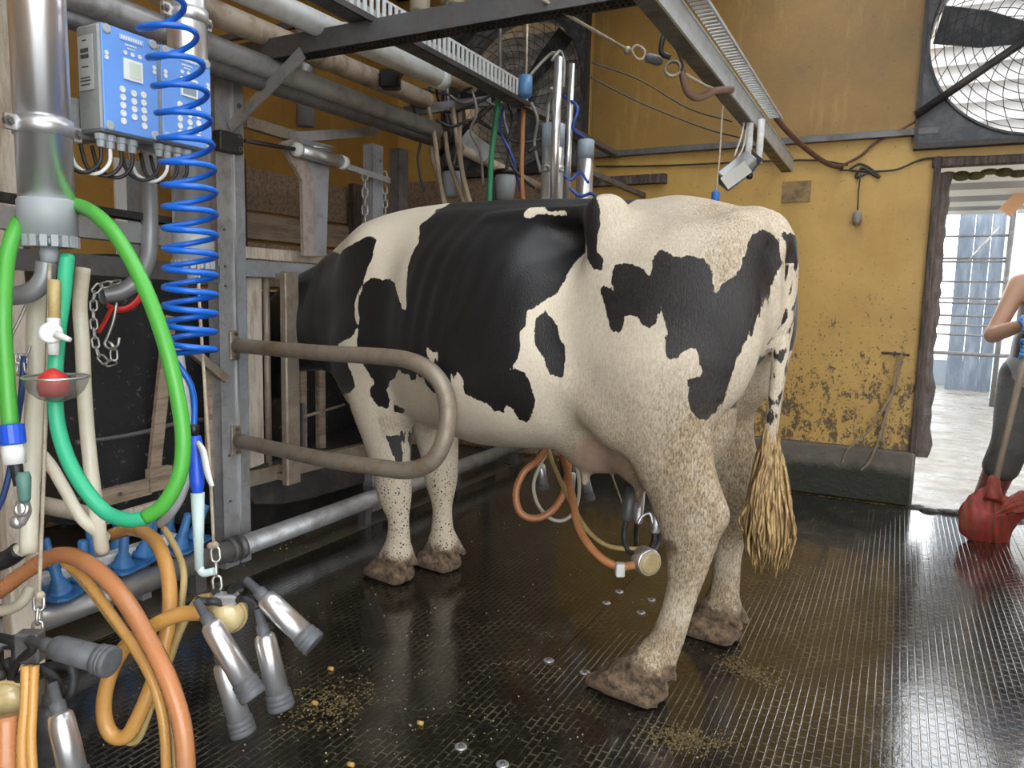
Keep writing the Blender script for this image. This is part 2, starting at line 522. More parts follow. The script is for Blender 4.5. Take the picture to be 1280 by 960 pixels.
def yellow_paint(name, base, deep, scr=0.9, zfade=True):
    m, N, L, B = new_mat(name)
    v = coords(N, L)
    n1 = noise(N, L, 1.6, 6, 0.65, v)
    c = mix(N, L, ramp(N, L, n1, 0.3, 0.7), base, deep)
    st = coords(N, L, 'Object', (1, 1, 0.16))
    c = mix(N, L, math_n(N, L, 'MULTIPLY', ramp(N, L, noise(N, L, 9, 5, 0.7, st), 0.55, 0.75), 0.35), c, (0.60, 0.42, 0.13))
    # flaked patches and splashes, denser towards the floor
    sep = N.new('ShaderNodeSeparateXYZ'); L.new(v, sep.inputs[0])
    hgt = N.new('ShaderNodeMapRange'); L.new(sep.outputs[2], hgt.inputs[0])
    hgt.inputs[1].default_value = 0.25; hgt.inputs[2].default_value = 1.6; hgt.inputs[3].default_value = 0.19; hgt.inputs[4].default_value = 0.0
    fl = math_n(N, L, 'ADD', noise(N, L, 19, 7, 0.8, coords(N, L, 'Object', (1, 1, 0.6))), hgt.outputs[0] if zfade else 0.0)
    c = mix(N, L, math_n(N, L, 'MULTIPLY', ramp(N, L, fl, 0.665, 0.70), scr), c, (0.085, 0.055, 0.03))
    fl2 = math_n(N, L, 'ADD', noise(N, L, 55, 4, 0.7, v), math_n(N, L, 'MULTIPLY', hgt.outputs[0], 0.5) if zfade else 0.0)
    c = mix(N, L, math_n(N, L, 'MULTIPLY', ramp(N, L, fl2, 0.655, 0.70), scr), c, (0.06, 0.04, 0.022))
    L.new(c, B.inputs['Base Color'])
    B.inputs['Roughness'].default_value = 0.5
    bump(N, L, B, noise(N, L, 30, 5, 0.7, v), 0.15, 0.01)
    return m
yellow_paint('yellow_wall', (0.60, 0.385, 0.105), (0.43, 0.25, 0.060))
yellow_paint('yellow_panel', (0.34, 0.195, 0.045), (0.20, 0.118, 0.038), 0.7, False)  # wall paint with dirt and weaker light up there put into its colour
yellow_paint('yellow_old', (0.44, 0.235, 0.045), (0.28, 0.15, 0.035), 0.9, False)

def floor_rubber():
    m, N, L, B = new_mat('wet_rubber_mat')
    v = coords(N, L)
    rot = N.new('ShaderNodeMapping'); rot.inputs['Rotation'].default_value = (0, 0, PI/2); L.new(v, rot.inputs['Vector'])
    br = N.new('ShaderNodeTexBrick'); L.new(rot.outputs[0], br.inputs['Vector'])
    br.inputs['Scale'].default_value = 1.0
    br.inputs['Brick Width'].default_value = 0.042; br.inputs['Row Height'].default_value = 0.023
    br.inputs['Mortar Size'].default_value = 0.0035; br.inputs['Mortar Smooth'].default_value = 0.5
    br.inputs['Color1'].default_value = (1, 1, 1, 1); br.inputs['Color2'].default_value = (0.75, 0.75, 0.75, 1); br.inputs['Mortar'].default_value = (0, 0, 0, 1)
    big = noise(N, L, 1.1, 5, 0.6, v); mid = noise(N, L, 7, 5, 0.7, v); fine = noise(N, L, 60, 4, 0.7, v)
    c = mix(N, L, mid, (0.005, 0.0048, 0.0045), (0.015, 0.013, 0.0105))
    # straw-coloured slurry lying in patches
    sl = ramp(N, L, math_n(N, L, 'ADD', math_n(N, L, 'MULTIPLY', big, 0.7), math_n(N, L, 'MULTIPLY', fine, 0.35)), 0.57, 0.68)
    c = mix(N, L, math_n(N, L, 'MULTIPLY', sl, 0.5), c, (0.050, 0.036, 0.014))
    # joints hold pale grit
    gr = math_n(N, L, 'MULTIPLY', br.outputs['Fac'], ramp(N, L, mid, 0.44, 0.62))
    c = mix(N, L, math_n(N, L, 'MULTIPLY', gr, 0.6), c, (0.16, 0.14, 0.085))
    L.new(c, B.inputs['Base Color'])
    r = ramp(N, L, mid, 0.3, 0.75, (0.04, 0.04, 0.04), (0.17, 0.17, 0.17))
    L.new(r, B.inputs['Roughness'])
    B.inputs['IOR'].default_value = 1.5
    h = math_n(N, L, 'ADD', math_n(N, L, 'MULTIPLY', br.outputs['Color'], 1.0), math_n(N, L, 'MULTIPLY', fine, 0.35))
    h = math_n(N, L, 'ADD', h, math_n(N, L, 'MULTIPLY', mid, 0.9))
    bump(N, L, B, h, 0.5, 0.004)
    # film of water: its own flatter surface
    B.inputs['Coat Weight'].default_value = 0.85; B.inputs['Coat IOR'].default_value = 1.42
    L.new(ramp(N, L, big, 0.35, 0.65, (0.05, 0.05, 0.05), (0.14, 0.14, 0.14)), B.inputs['Coat Roughness'])
    cb = N.new('ShaderNodeBump'); cb.inputs['Strength'].default_value = 0.28; cb.inputs['Distance'].default_value = 0.003
    L.new(math_n(N, L, 'ADD', br.outputs['Color'], mid), cb.inputs['Height']); L.new(cb.outputs[0], B.inputs['Coat Normal'])
    return m
floor_rubber()

def concrete(name, a, b, rough=0.85, sc=5, wet=0.0):
    m, N, L, B = new_mat(name)
    v = coords(N, L)
    n = noise(N, L, sc, 7, 0.7, v)
    L.new(mix(N, L, ramp(N, L, n, 0.3, 0.7), a, b), B.inputs['Base Color'])
    if wet > 0: L.new(ramp(N, L, noise(N, L, 2.0, 4, 0.6, v), 0.4, 0.62, (0.25,)*3, (rough,)*3), B.inputs['Roughness'])
    else: B.inputs['Roughness'].default_value = rough
    bump(N, L, B, noise(N, L, 25, 6, 0.75, v), 0.5, 0.02)
    return m
concrete('plinth_concrete', (0.018, 0.019, 0.014), (0.065, 0.06, 0.045), 0.6)
def damp_plinth():
    m, N, L, B = new_mat('damp_plinth')
    v = coords(N, L); sep = N.new('ShaderNodeSeparateXYZ'); L.new(v, sep.inputs[0])
    n = noise(N, L, 8, 6, 0.7, v)
    h = math_n(N, L, 'ADD', math_n(N, L, 'MULTIPLY', sep.outputs[2], 5.0), math_n(N, L, 'MULTIPLY', n, 0.6))
    f = ramp(N, L, h, 1.15, 1.5) if False else ramp(N, L, math_n(N, L, 'MULTIPLY', h, 0.5), 0.60, 0.76)
    c = mix(N, L, f, mix(N, L, n, (0.012, 0.014, 0.008), (0.035, 0.034, 0.02)), mix(N, L, n, (0.07, 0.062, 0.05), (0.20, 0.175, 0.135)))
    L.new(c, B.inputs['Base Color']); B.inputs['Roughness'].default_value = 0.55
    bump(N, L, B, noise(N, L, 30, 6, 0.75, v), 0.5, 0.02)
damp_plinth()
concrete('yard_concrete', (0.075, 0.066, 0.052), (0.215, 0.20, 0.175), 0.7, 9, 1.0)
concrete('alley_concrete', (0.06, 0.052, 0.042), (0.14, 0.115, 0.085), 0.7, 4, 1.0)

# ------------------------------------------------------------------ the building
WALL_Y = 5.03; WALL_X = -3.7
floor = structure(MB().box((-0.6, 1.0, -0.09), (6.4, 8.06, 0.10)).box((-3.05, 1.0, -0.02), (1.38, 8.06, 0.044)).build('floor', 'alley_concrete'))
# rubber mats on the standing, edge to edge
mx = [-2.36, -0.94, 0.62, 2.45]; my = [-3.0, -1.2, -0.2, 4.93]
for i in range(3):
    for j in range(3):
        a, b, c, d = mx[i]+0.0012, mx[i+1]-0.0012, my[j]+0.0012, my[j+1]-0.0012
        MB().box(((a+b)/2, (c+d)/2, -0.02), (b-a, d-c, 0.04)).build('rubber_mat', 'wet_rubber_mat', floor)
# back wall with the doorway
DX0, DX1, DZ = 0.145, 1.30, 2.03
wb = MB()
FZ0, FZ1 = 2.13, 3.29                                   # fan openings
FAN2 = (-3.22, -2.08)
def wbox(x0, x1, z0, z1): wb.box(((x0+x1)/2, WALL_Y+0.09, (z0+z1)/2), (x1-x0, 0.18, z1-z0))
wbox(-3.78, DX0, -0.2, FZ0); wbox(-3.78, FAN2[0], FZ0, FZ1); wbox(FAN2[1], 0.04, FZ0, FZ1); wbox(-3.78, 0.04, FZ1, 3.5)
wb.box(((DX1+2.5)/2, WALL_Y+0.09, 1.75), (2.5-DX1, 0.18, 3.5))
wbox(DX0, DX1, DZ, FZ0)
wbox(0.04, DX1, FZ1, 3.5); wbox(1.18, DX1, FZ0, FZ1)
wall_back = structure(wb.build('wall_back', 'yellow_wall'))
MB().box(((-2.15+DX0)/2, WALL_Y-0.035, 0.165), (DX0+2.15, 0.07, 0.33), bev=0.012).build('plinth', 'damp_plinth', wall_back)
MB().box((-1.0, WALL_Y-0.012, 2.83), (2.03, 0.022, 1.20)).build('panel', 'yellow_panel', wall_back)
MB().box((-0.98, WALL_Y-0.03, 2.205), (2.2, 0.05, 0.035)).build('ledge_rail', 'galv_dark', wall_back)
MB().box((-1.76, WALL_Y-0.03, 2.02), (0.60, 0.06, 0.06)).build('timber_batten', 'dark_wood', wall_back)
MB().box((-0.63, WALL_Y-0.004, 1.90), (0.17, 0.008, 0.13)).build('scraped_plaster_patch', mat('bare_plaster', (0.30, 0.20, 0.09), 0.85, dirt=(0.12, 0.09, 0.06), dirt_amt=0.7, dscale=18), wall_back)
# left wall: yellow above, old boards below, one by one
wall_left = structure(MB().box((WALL_X-0.08, 1.2, 1.65), (0.16, 7.8, 3.7)).build('wall_left', 'yellow_old'))
zb = [0.0, 0.28, 0.62, 0.98, 1.22, 1.52, 1.70, 1.98]
bm_ = ['strand_board', 'old_board', 'strand_board', 'pale_board', 'strand_board', 'old_board', 'strand_board']
for i in range(7):
    for j, (y0, y1) in enumerate(((-2.4, 0.6), (0.62, 2.95), (2.97, 5.0))):
        if i >= 4 and j < 2: continue
        t = 0.05 if bm_[i] == 'old_board' else 0.022
        MB().box((WALL_X+t/2, (y0+y1)/2, (zb[i]+zb[i+1])/2), (t, y1-y0-0.004, zb[i+1]-zb[i]-0.018), bev=0.004).build('wall_board', bm_[i], wall_left)
for y in (0.62, 2.0, 3.3, 4.4):
    MB().box((WALL_X+0.08, y, 1.0), (0.06, 0.09, 2.0), bev=0.004).build('wall_stud', 'dark_wood', wall_left)
# roof over the parlour, open to the yard behind the camera and to the right
cl = MB()                                               # sheets; unseen roof-light gaps added between them to light the cow from above
for x0, x1 in ((-3.85, -0.95), (-0.15, 1.25), (1.75, 2.55)):
    cl.box(((x0+x1)/2, 1.6, 3.55), (x1-x0, 7.1, 0.1))
cl.box((-0.65, -1.7, 3.55), (6.4, 0.5, 0.1)).box((-0.65, 4.9, 3.55), (6.4, 0.5, 0.1))
ceiling = structure(cl.build('ceiling', mat('roof_under', (0.42, 0.38, 0.31), 0.8)))
for y in (-1.2, 0.6, 2.4, 4.2):
    MB().box((-0.65, y, 3.42), (6.2, 0.09, 0.16)).build('roof_beam', 'dark_wood', ceiling)

# doorway timbers
trim_1 = structure(MB().box((DX0-0.012, WALL_Y-0.02, 1.03), (0.035, 0.06, 2.06), bev=0.006).build('trim_1', 'dark_wood'))
tp = MB(); r_ = random.Random(5); jv = []; jf = []
zs = np.linspace(0.28, 1.99, 40); wd = 0.07
for i, z in enumerate(zs):
    wd = 0.6*wd+0.4*(0.075+r_.uniform(-0.02, 0.02)+(0.035*r_.random() if z < 0.8 else 0))
    x0_ = DX0-0.01; dy_ = r_.uniform(-0.006, 0.006)
    jv += [(x0_, WALL_Y+0.11, z), (x0_+wd*0.5, WALL_Y+0.10+dy_, z), (x0_+wd, WALL_Y+0.115+dy_, z), (x0_+wd+r_.uniform(-0.008, 0.008), WALL_Y+0.19, z), (x0_, WALL_Y+0.19, z)]
for i in range(39):
    for k in range(5): jf.append((i*5+k, i*5+(k+1) % 5, i*5+5+(k+1) % 5, i*5+5+k))
jf += [(0, 1, 2, 3, 4), tuple(39*5+k for k in range(5))]
tp.add(jv, jf)
trim_2 = structure(tp.build('trim_2', 'grey_wood'))
trim_3 = structure(MB().box(((DX0+DX1)/2, WALL_Y-0.01, DZ-0.005), (DX1-DX0+0.08, 0.06, 0.05), bev=0.006).build('trim_3', 'dark_wood'))
tb = MB(); r_ = random.Random(9)
for i in range(16):
    tb.ball((DX0+0.05+i*0.07, WALL_Y+0.16, DZ-0.05+r_.uniform(-0.01, 0.012)), (0.05, 0.03, 0.018+r_.uniform(0, 0.014)), 8, 6)
MOSS = mat('moss', (0.12, 0.12, 0.04), 0.9, dirt=(0.03, 0.025, 0.02), dirt_amt=0.9, dscale=12, bumpy=0.6)
tb.build('rotten_edge', MOSS, trim_3)
# threshold of broken concrete
tb = MB(); r_ = random.Random(11)
for i in range(46):
    x = DX0+0.02+(DX1-DX0)*i/45
    tb.ball((x, WALL_Y-0.06+r_.uniform(-0.05, 0.06), -0.012+r_.uniform(0, 0.008)), (r_.uniform(0.025, 0.06), r_.uniform(0.02, 0.045), r_.uniform(0.015, 0.035)), 7, 5)
trim_4 = structure(tb.build('trim_4', 'plinth_concrete'))
trim_4['label'] = 'crumbled dark concrete edge across the doorway threshold'
# the yard outside
yard = structure(MB().box((0, 14, -0.09), (40, 18.05, 0.12)).build('yard_ground', 'yard_concrete'))
yard2 = structure(MB().box((0, -6.1, -0.12), (40, 6.2, 0.12)).build('yard_ground', 'yard_concrete'))
yard3 = structure(MB().box((11.3, 1.0, -0.12), (17.6, 8.06, 0.12)).build('yard_ground', 'yard_concrete'))

right_light_blocker = structure(MB().box((2.5, 2.8, 1.65), (0.14, 4.7, 3.7)).build('right_light_blocker', 'yellow_old'))  # unseen wall added to close the right side and cut the light inside
front_light_blocker = structure(MB().box((-1.7, -2.05, 1.65), (4.3, 0.14, 3.7)).build('front_light_blocker', 'yellow_old'))  # unseen wall added behind the camera to hold back flat frontal light
for k, (z0_, z1_, m_) in enumerate(((0.02, 0.5, 'strand_board'), (0.52, 1.0, 'old_board'), (1.02, 1.42, 'strand_board'), (1.44, 1.78, 'old_board'), (1.80, 2.10, 'strand_board'))):
    MB().box((-2.93, WALL_Y-0.012, (z0_+z1_)/2), (1.5, 0.024, z1_-z0_), bev=0.003).build('wall_board', m_, wall_back)
# ------------------------------------------------------------------ stall front: posts, head gates, rails
SX = -2.5
def upright(name, label, y, z0, z1, w, th, m, x=SX, d=0.06, cat='post', group=None, holes=True):
    t = thing(name, label, cat, (x, y, 0), 0, group)
    MB().channel((x, y, z0), (x, y, z1), w, d, th, (-1, 0, 0)).build('web', m, t)
    if holes:
        for z in (0.55, 0.95, 1.25, 1.31, 1.6, 1.9):
            if z0 < z < z1: bolt(t, (x+th/2, y+w*0.2, z), (1, 0, 0), 0.006)
    return t
# the main post: two galvanised sections side by side
p = thing('stall_post', 'tall galvanised double channel post carrying the bent tube divider', 'post', (SX, 2.23, 0))
MB().channel((SX, 2.205, 0.004), (SX, 2.205, 2.18), 0.08, 0.06, 0.006, (-1, 0, 0)).build('channel', 'galv', p)
MB().channel((SX, 2.285, 0.004), (SX, 2.285, 2.10), 0.055, 0.06, 0.006, (-1, 0, 0)).build('channel', 'galv_blue', p)
MB().box((SX+0.006, 2.25, 1.10), (0.012, 0.010, 2.1)).build('seam_rib', 'stainless_dull', p)
MB().box((SX+0.02, 2.215, 1.80), (0.05, 0.12, 0.08), bev=0.005).build('clamp', 'dark_iron', p)
for z in (1.78, 1.83, 1.9, 1.95): bolt(p, (SX+0.045, 2.25, z), (1, 0, 0), 0.011)
for z in (1.22, 1.30, 1.45, 0.5, 0.3): bolt(p, (SX+0.003, 2.20, z), (1, 0, 0), 0.006)

# bent tube divider
h1 = P(297, 432, x=SX+0.03); h2 = P(299, 551, x=SX+0.03)
top = [h1, P(400, 441, d=2.82), P(480, 446, d=2.62), P(515, 452, d=2.53), P(540, 466, d=2.48), P(556, 490, d=2.455), P(560, 522, d=2.45), P(553, 555, d=2.455), P(538, 578, d=2.48), P(510, 588, d=2.54), P(470, 584, d=2.62), P(400, 573, d=2.80), h2]
t = thing('divider_rail', 'rusty bent tube divider rail hinged on the galvanised post, in front of the cow', 'rail', (SX, 2.23, 0))
MB().tube(spline(top, 8), 0.0305, 14).build('tube', 'rusty_tube', t)
for h in (h1, h2):
    pl = MB().box(h+Vector((-0.018, 0.0, 0)), (0.012, 0.05, 0.125), bev=0.004).build('hinge_plate', 'rusty_tube', t)
    for dz in (-0.05, 0.05): bolt(pl, h+Vector((-0.012, 0.0, dz)), (1, 0, 0), 0.010)

# floor pipe along the standing, on brackets
RX, RZ_ = -2.40, 0.125
t = thing('floor_pipe', 'long galvanised pipe running low along the stall front', 'pipe', (RX, 2.3, 0))
MB().tube([(RX, 0.5, RZ_), (RX, 2.16, RZ_)], 0.043, 18).build('pipe_length', 'stainless_dull', t)
MB().tube([(RX, 2.16, RZ_), (RX, 4.9, RZ_)], 0.045, 18).build('pipe_length', 'galv', t)
MB().lathe([(0, 0.044), (0, 0.053), (0.03, 0.053), (0.03, 0.048), (0.05, 0.048), (0.05, 0.054), (0.065, 0.054), (0.065, 0.044)], (RX, 2.10, RZ_), (RX, 3, RZ_), 18).build('collar', 'galv_dark', t)
for y in (0.8, 1.95, 3.0, 3.9, 4.7):
    MB().box((RX-0.01, y, 0.055), (0.05, 0.05, 0.11)).build('pipe_bracket', 'galv_dark', t)

# head gate next to the post
t = thing('head_gate', 'galvanised head gate with upright bars beside the cow neck', 'gate', (SX-0.06, 2.75, 0))
gx = SX-0.06
def gy(px, py=450): return P(px, py, x=gx).y
MB().beam((gx, 2.30, 1.30), (gx, 3.55, 1.30), 0.07, 0.07).build('top_rail', 'galv_blue', t)
MB().beam((gx-0.02, 2.30, 1.37), (gx-0.02, 3.3, 1.37), 0.02, 0.05).build('flat_rail', 'pale_board', t)
MB().beam((gx, 2.30, 0.36), (gx, 4.4, 0.33), 0.05, 0.07).build('bottom_rail', 'rusty_tube', t)
MB().box((gx-0.02, (gy(312)+gy(330))/2, 0.80), (0.03, gy(330)-gy(312), 0.92), bev=0.004).build('upright_board', 'pale_board', t)
MB().tube([(gx, gy(334), 0.36), (gx, gy(334), 1.28)], 0.016, 10).build('upright_bar', 'rusty_tube', t)
q0, q1 = P(354, 450, x=SX+0.04), P(371, 450, x=SX+0.04)
MB().box((SX+0.04, (q0.y+q1.y)/2, 0.80), (0.04, q1.y-q0.y, 0.98), bev=0.006).build('upright_bar', 'rusty_tube', t)
MB().box((SX-0.01, (q0.y+q1.y)/2, 1.27), (0.12, 0.04, 0.03)).box((SX-0.01, (q0.y+q1.y)/2, 0.34), (0.12, 0.04, 0.03)).build('bar_bracket', 'rusty_tube', t)
MB().box((gx+0.02, gy(373), 0.54), (0.02, 0.018, 0.25)).build('catch_bar', 'galv_dark', t)
MB().tube([(gx+0.03, gy(373), 0.60), P(430, 506, x=gx-0.1)], 0.008, 8).build('catch_rod', 'rusty_tube', t)
for px in (405, 428):
    y = gy(px, 520); MB().box((gx-0.15, y, 0.62), (0.035, 0.05, 0.62), bev=0.005).build('lower_bar', 'old_board', t)
# far posts of the head gate
upright('stall_post', 'galvanised channel post with hanging chain, rising behind the cow shoulder', P(472, 230, x=SX).y, 0.004, 1.98, 0.09, 0.006, 'galv_blue', holes=True)
upright('stall_post', 'grey square post beside the chain post, behind the cow withers', P(504, 220, x=SX).y, 0.004, 2.0, 0.085, 0.006, 'galv_dark')
c = thing('safety_chain', 'galvanised chain hanging on the post behind the cow neck', 'chain', P(457, 225, x=SX+0.05))
chain_links(c, [P(456, 214, x=SX+0.05), P(456, 300, x=SX+0.05)], 0.05, 0.005, 'galv')
c = thing('safety_chain', 'short length of chain hanging between the two far posts', 'chain', P(488, 250, x=SX+0.03))
chain_links(c, [P(481, 215, x=SX+0.012), P(482, 285, x=SX+0.012)], 0.045, 0.0045, 'galv')
# more stall posts further away
upright('stall_post', 'thin galvanised post far along the stall front', 4.55, 0.004, 2.0, 0.07, 0.006, 'galv_dark')

# folded sheet guard and the top brace
gp = [P(345, 178, x=SX-0.02), P(369, 168, x=SX-0.02), P(415, 180, x=SX-0.02), P(413, 210, x=SX-0.02), P(408, 322, x=SX-0.02), P(388, 322, x=SX-0.02), P(388, 226, x=SX-0.02)]
t = thing('neck_guard', 'folded pale blue sheet metal guard above the head gate', 'guard', P(390, 320, x=SX))
MB().prism([P(369, 172, x=SX), P(415, 182, x=SX), P(411, 216, x=SX), P(408, 320, x=SX), P(386, 320, x=SX), P(387, 222, x=SX)], (-0.006, 0, 0)).build('sheet', 'galv_blue', t)
MB().prism([P(347, 178, x=SX+0.005), P(369, 172, x=SX+0.005), P(388, 222, x=SX+0.005), P(388, 320, x=SX+0.005), P(376, 320, x=SX+0.005), P(374, 226, x=SX+0.005)], (0.02, 0, 0)).build('folded_edge', mat('worn_zinc', (0.42, 0.38, 0.34), 0.55, 0.2, dirt=(0.30, 0.18, 0.11), dirt_amt=0.8, dscale=14), t)
t = thing('brace_beam', 'worn galvanised beam joining the tops of the stall posts', 'beam', P(310, 160, x=SX-0.03))
MB().beam(P(306, 152, x=SX-0.05), P(372, 172, x=SX-0.05), 0.03, 0.05).build('old_section', 'rusty_tube', t)
MB().beam(P(360, 172, x=SX-0.04), P(470, 164, x=SX-0.04), 0.03, 0.045).build('new_section', 'galv', t)
# air cylinder with rods
t = thing('air_cylinder', 'small stainless air cylinder on rods working the head gate', 'cylinder', P(400, 195, x=SX+0.06))
ax = SX+0.06
MB().tube([P(306, 176, x=ax), P(372, 187, x=ax)], 0.009, 8).build('piston_rod', 'dark_iron', t)
MB().lathe([(0, 0.01), (0, 0.03), (0.03, 0.033), (0.03, 0.028)], P(368, 186, x=ax), P(430, 205, x=ax), 14).build('front_cap', 'white_plastic', t)
MB().tube([P(373, 187, x=ax), P(425, 202, x=ax)], 0.030, 16).build('barrel', 'stainless_dull', t)
MB().tube([P(425, 202, x=ax), P(431, 204, x=ax)], 0.033, 16).build('end_cap', 'white_plastic', t)
MB().beam(P(430, 207, x=ax), P(487, 226, x=ax), 0.012, 0.028).build('flat_bar', 'galv', t)
MB().tube([P(392, 183, x=ax), P(418, 186, x=ax)], 0.005, 6).build('air_line', 'stainless', t)

# feed trough below the head gate
t = thing('feed_trough', 'dark muddy steel trough edge below the head gate', 'trough', (SX-0.1, 2.6, 0))
MB().prism([P(300, 592, x=SX-0.05), P(345, 575, x=SX-0.05), P(462, 560, x=SX-0.05), P(465, 600, x=SX-0.05), P(392, 622, x=SX-0.05), P(352, 630, x=SX-0.05), P(318, 630, x=SX-0.05)], (-0.35, 0.03, 0)).build('trough_side', 'dark_iron', t)

# ------------------------------------------------------------------ overhead
BY, BZ = 2.27, 2.115
t = thing('cross_beam', 'dark perforated steel beam crossing overhead above the cow', 'beam', (-2.5, BY, BZ))
MB().box((-1.56, BY-0.035, BZ+0.03), (1.95, 0.005, 0.075)).build('side_plate', 'galv_dark', t)
MB().box((-1.56, BY+0.035, BZ+0.03), (1.95, 0.005, 0.075)).build('side_plate', 'galv_dark', t)
MB().box((-1.56, BY, BZ+0.066), (1.95, 0.075, 0.005)).build('top_plate', 'galv_dark', t)
sl_ = MB()
for k in range(96):
    sl_.box((-2.52+k*0.02, BY, BZ-0.006), (0.009, 0.066, 0.006))
sl_.box((-1.56, BY-0.03, BZ-0.006), (1.95, 0.014, 0.006)).box((-1.56, BY+0.03, BZ-0.006), (1.95, 0.014, 0.006)).box((-1.56, BY, BZ-0.006), (1.95, 0.010, 0.006))
sl_.build('slotted_underside', 'dark_iron', t)
MB().beam((SX+0.02, BY-0.045, 1.86), P(378, 66, y=BY-0.045), 0.008, 0.05, up=(1, 0, 0.4)).build('diagonal_brace', 'galv', t)

def cable_tray(name, label, x, y0, y1, z, w, h, pitch=0.03):
    t = thing(name, label, 'cable tray', (x, y0, z))
    MB().box((x-w/2, (y0+y1)/2, z), (0.006, y1-y0, h)).build('back_rail', 'galv', t)
    b = MB(); n = int((y1-y0)/pitch)
    for k in range(n): b.box((x+w/2, y0+(k+0.5)*pitch, z), (0.005, pitch*0.5, h*0.9))
    for s in (-1, 1): b.box((x+w/2, (y0+y1)/2, z+s*h*0.46), (0.006, y1-y0, h*0.10))
    b.build('slotted_side', 'galv_bright', t)
    MB().box((x, (y0+y1)/2, z-h/2-0.002), (w, y1-y0, 0.005)).build('bottom_plate', 'galv_dark', t)
    MB().box((x+w/2+0.004, (y0+y1)/2, z-h/2-0.008), (0.012, y1-y0, 0.022)).build('lower_lip', 'dark_iron', t)
    return t
mat('galv_bright', (0.62, 0.66, 0.68), 0.4, 0.4, dirt=(0.40, 0.38, 0.35), dirt_amt=0.4, dscale=12)
cable_tray('cable_tray', 'slotted galvanised cable tray above the milking cylinders', -1.815, 0.7, 3.52, 2.235, 0.10, 0.087, 0.037)
t = thing('tray_extension', 'dark flat bar continuing the slotted tray towards the wall', 'bar', (-1.815, 3.5, 2.19))
MB().box((-1.815, 4.27, 2.195), (0.05, 1.5, 0.03)).build('bar', 'galv_dark', t)
# the tray on the right, with its hanging bits
t = thing('cable_tray', 'long galvanised tray with perforated side reaching to the yellow wall', 'cable tray', (-0.63, 2.3, 2.05))
a, b = Vector((-0.64, 0.6, 2.045)), Vector((-0.64, 4.85, 2.03))
MB().beam(a, b, 0.008, 0.075).build('side_rail', 'galv_bright', t)
MB().beam(a+Vector((-0.03, 0, -0.034)), b+Vector((-0.03, 0, -0.034)), 0.06, 0.006).build('bottom_plate', 'galv_dark', t)
MB().beam(a+Vector((0.0, 0, 0.037)), b+Vector((0.0, 0, 0.037)), 0.02, 0.006).build('top_lip', 'galv_bright', t)
tb = MB()
for k in range(96):
    tb.box((-0.60, 0.7+k*0.033, 2.088), (0.055, 0.014, 0.004))
tb.box((-0.572, 2.3, 2.088), (0.006, 3.2, 0.012))
tb.build('perforated_lip', 'galv_bright', t)

# pipes running along the stall front above head height
def run_pipe(name, label, p0, p1, x, r, m, ext0=0.5, ext1=0.0, cat='pipe', collar=None):
    a = P(*p0, x=x); b = P(*p1, x=x); d = (b-a).normalized()
    a2 = a-d*ext0; b2 = b+d*ext1
    t = thing(name, label, cat, a2)
    MB().tube([a2, b2], r, 16).build('pipe_length', m, t)
    for k in (collar or []):
        q = a.lerp(b, k); MB().tube([q, q+d*0.06], r*1.12, 16).build('collar', m, t)
    return t
run_pipe('vacuum_pipe', 'thick galvanised vacuum pipe running back above the stall post', (267, 60), (543, 163), -2.28, 0.044, 'galv', 0.9, 0.02)
run_pipe('vacuum_pipe', 'dark lower steel pipe directly below the thick galvanised pipe', (267, 84), (530, 172), -2.30, 0.030, 'galv_dark', 0.9, 0.1)
run_pipe('milk_pipe', 'wide white plastic pipe overhead, nearest to the slotted tray', (335, 2), (553, 100), -2.02, 0.044, 'white_pipe', 0.8, 0.0, collar=(0.35, 0.95))
run_pipe('milk_pipe', 'thin white pipe close under the slotted cable tray', (400, 0), (598, 100), -2.03, 0.023, 'white_pipe', 0.6, 0.2)
run_pipe('wash_pipe', 'soiled beige pipe behind the thick galvanised pipe', (268, 16), (490, 108), -2.30, 0.046, 'beige_pipe', 0.9, 0.3, collar=(0.5,))
run_pipe('wash_pipe', 'second soiled beige pipe high at the top of the picture', (262, -28), (520, 80), -2.45, 0.04, 'beige_pipe', 0.9, 0.6)
# short down pipe seen past the post
t = thing('down_pipe', 'short galvanised pipe end hanging below the overhead pipes', 'pipe', P(382, 122, x=-2.75))
q0 = P(382, 158, x=-2.75); q1 = q0+Vector((0, 0, 0.5))
MB().lathe([(0, 0.040), (0, 0.046), (0.5, 0.046)], q0, q1, 16).build('pipe_length', 'galv', t)
MB().beam((WALL_X, q0.y, q1.z), (-2.75, q0.y, q1.z), 0.03, 0.03).build('wall_arm', 'galv_dark', t)

# ------------------------------------------------------------------ behind the hoses: hopper, rails and boards of the next stall
t = thing('feed_hopper', 'dark splattered feed hopper with rounded top behind the green loop', 'hopper', P(170, 640, x=-2.75))
hx = -2.75
out = [(72, 655), (74, 420), (82, 345), (95, 325), (150, 322), (190, 335), (235, 372), (262, 420), (272, 500), (262, 655)]
HOP = mat('hopper_skin', (0.035, 0.035, 0.036), 0.4, 0.2, dirt=(0.38, 0.36, 0.32), dirt_amt=0.7, dscale=34, lo=0.60, hi=0.70, bumpy=0.1)
pts = [P(a, b, x=hx) for a, b in out]
MB().prism(pts, (-0.35, 0, 0)).build('shell', HOP, t)
MB().tube(spline(pts[1:-1], 5), 0.012, 8).build('rolled_rim', 'dark_iron', t)
t = thing('stall_board', 'leaning grey brown board at the left stall opening', 'board', P(192, 610, x=-2.6))
MB().beam(P(190, 612, x=-2.6), P(212, 395, x=-2.6), 0.02, 0.05).build('board', 'old_board', t)
bolt(t, P(191, 588, x=-2.59), (1, 0, 0), 0.009)
t = thing('stall_board', 'low horizontal timber below the leaning board', 'board', P(180, 612, x=-2.58))
MB().beam(P(118, 625, x=-2.58), P(186, 608, x=-2.58), 0.03, 0.06).build('timber', 'old_board', t)
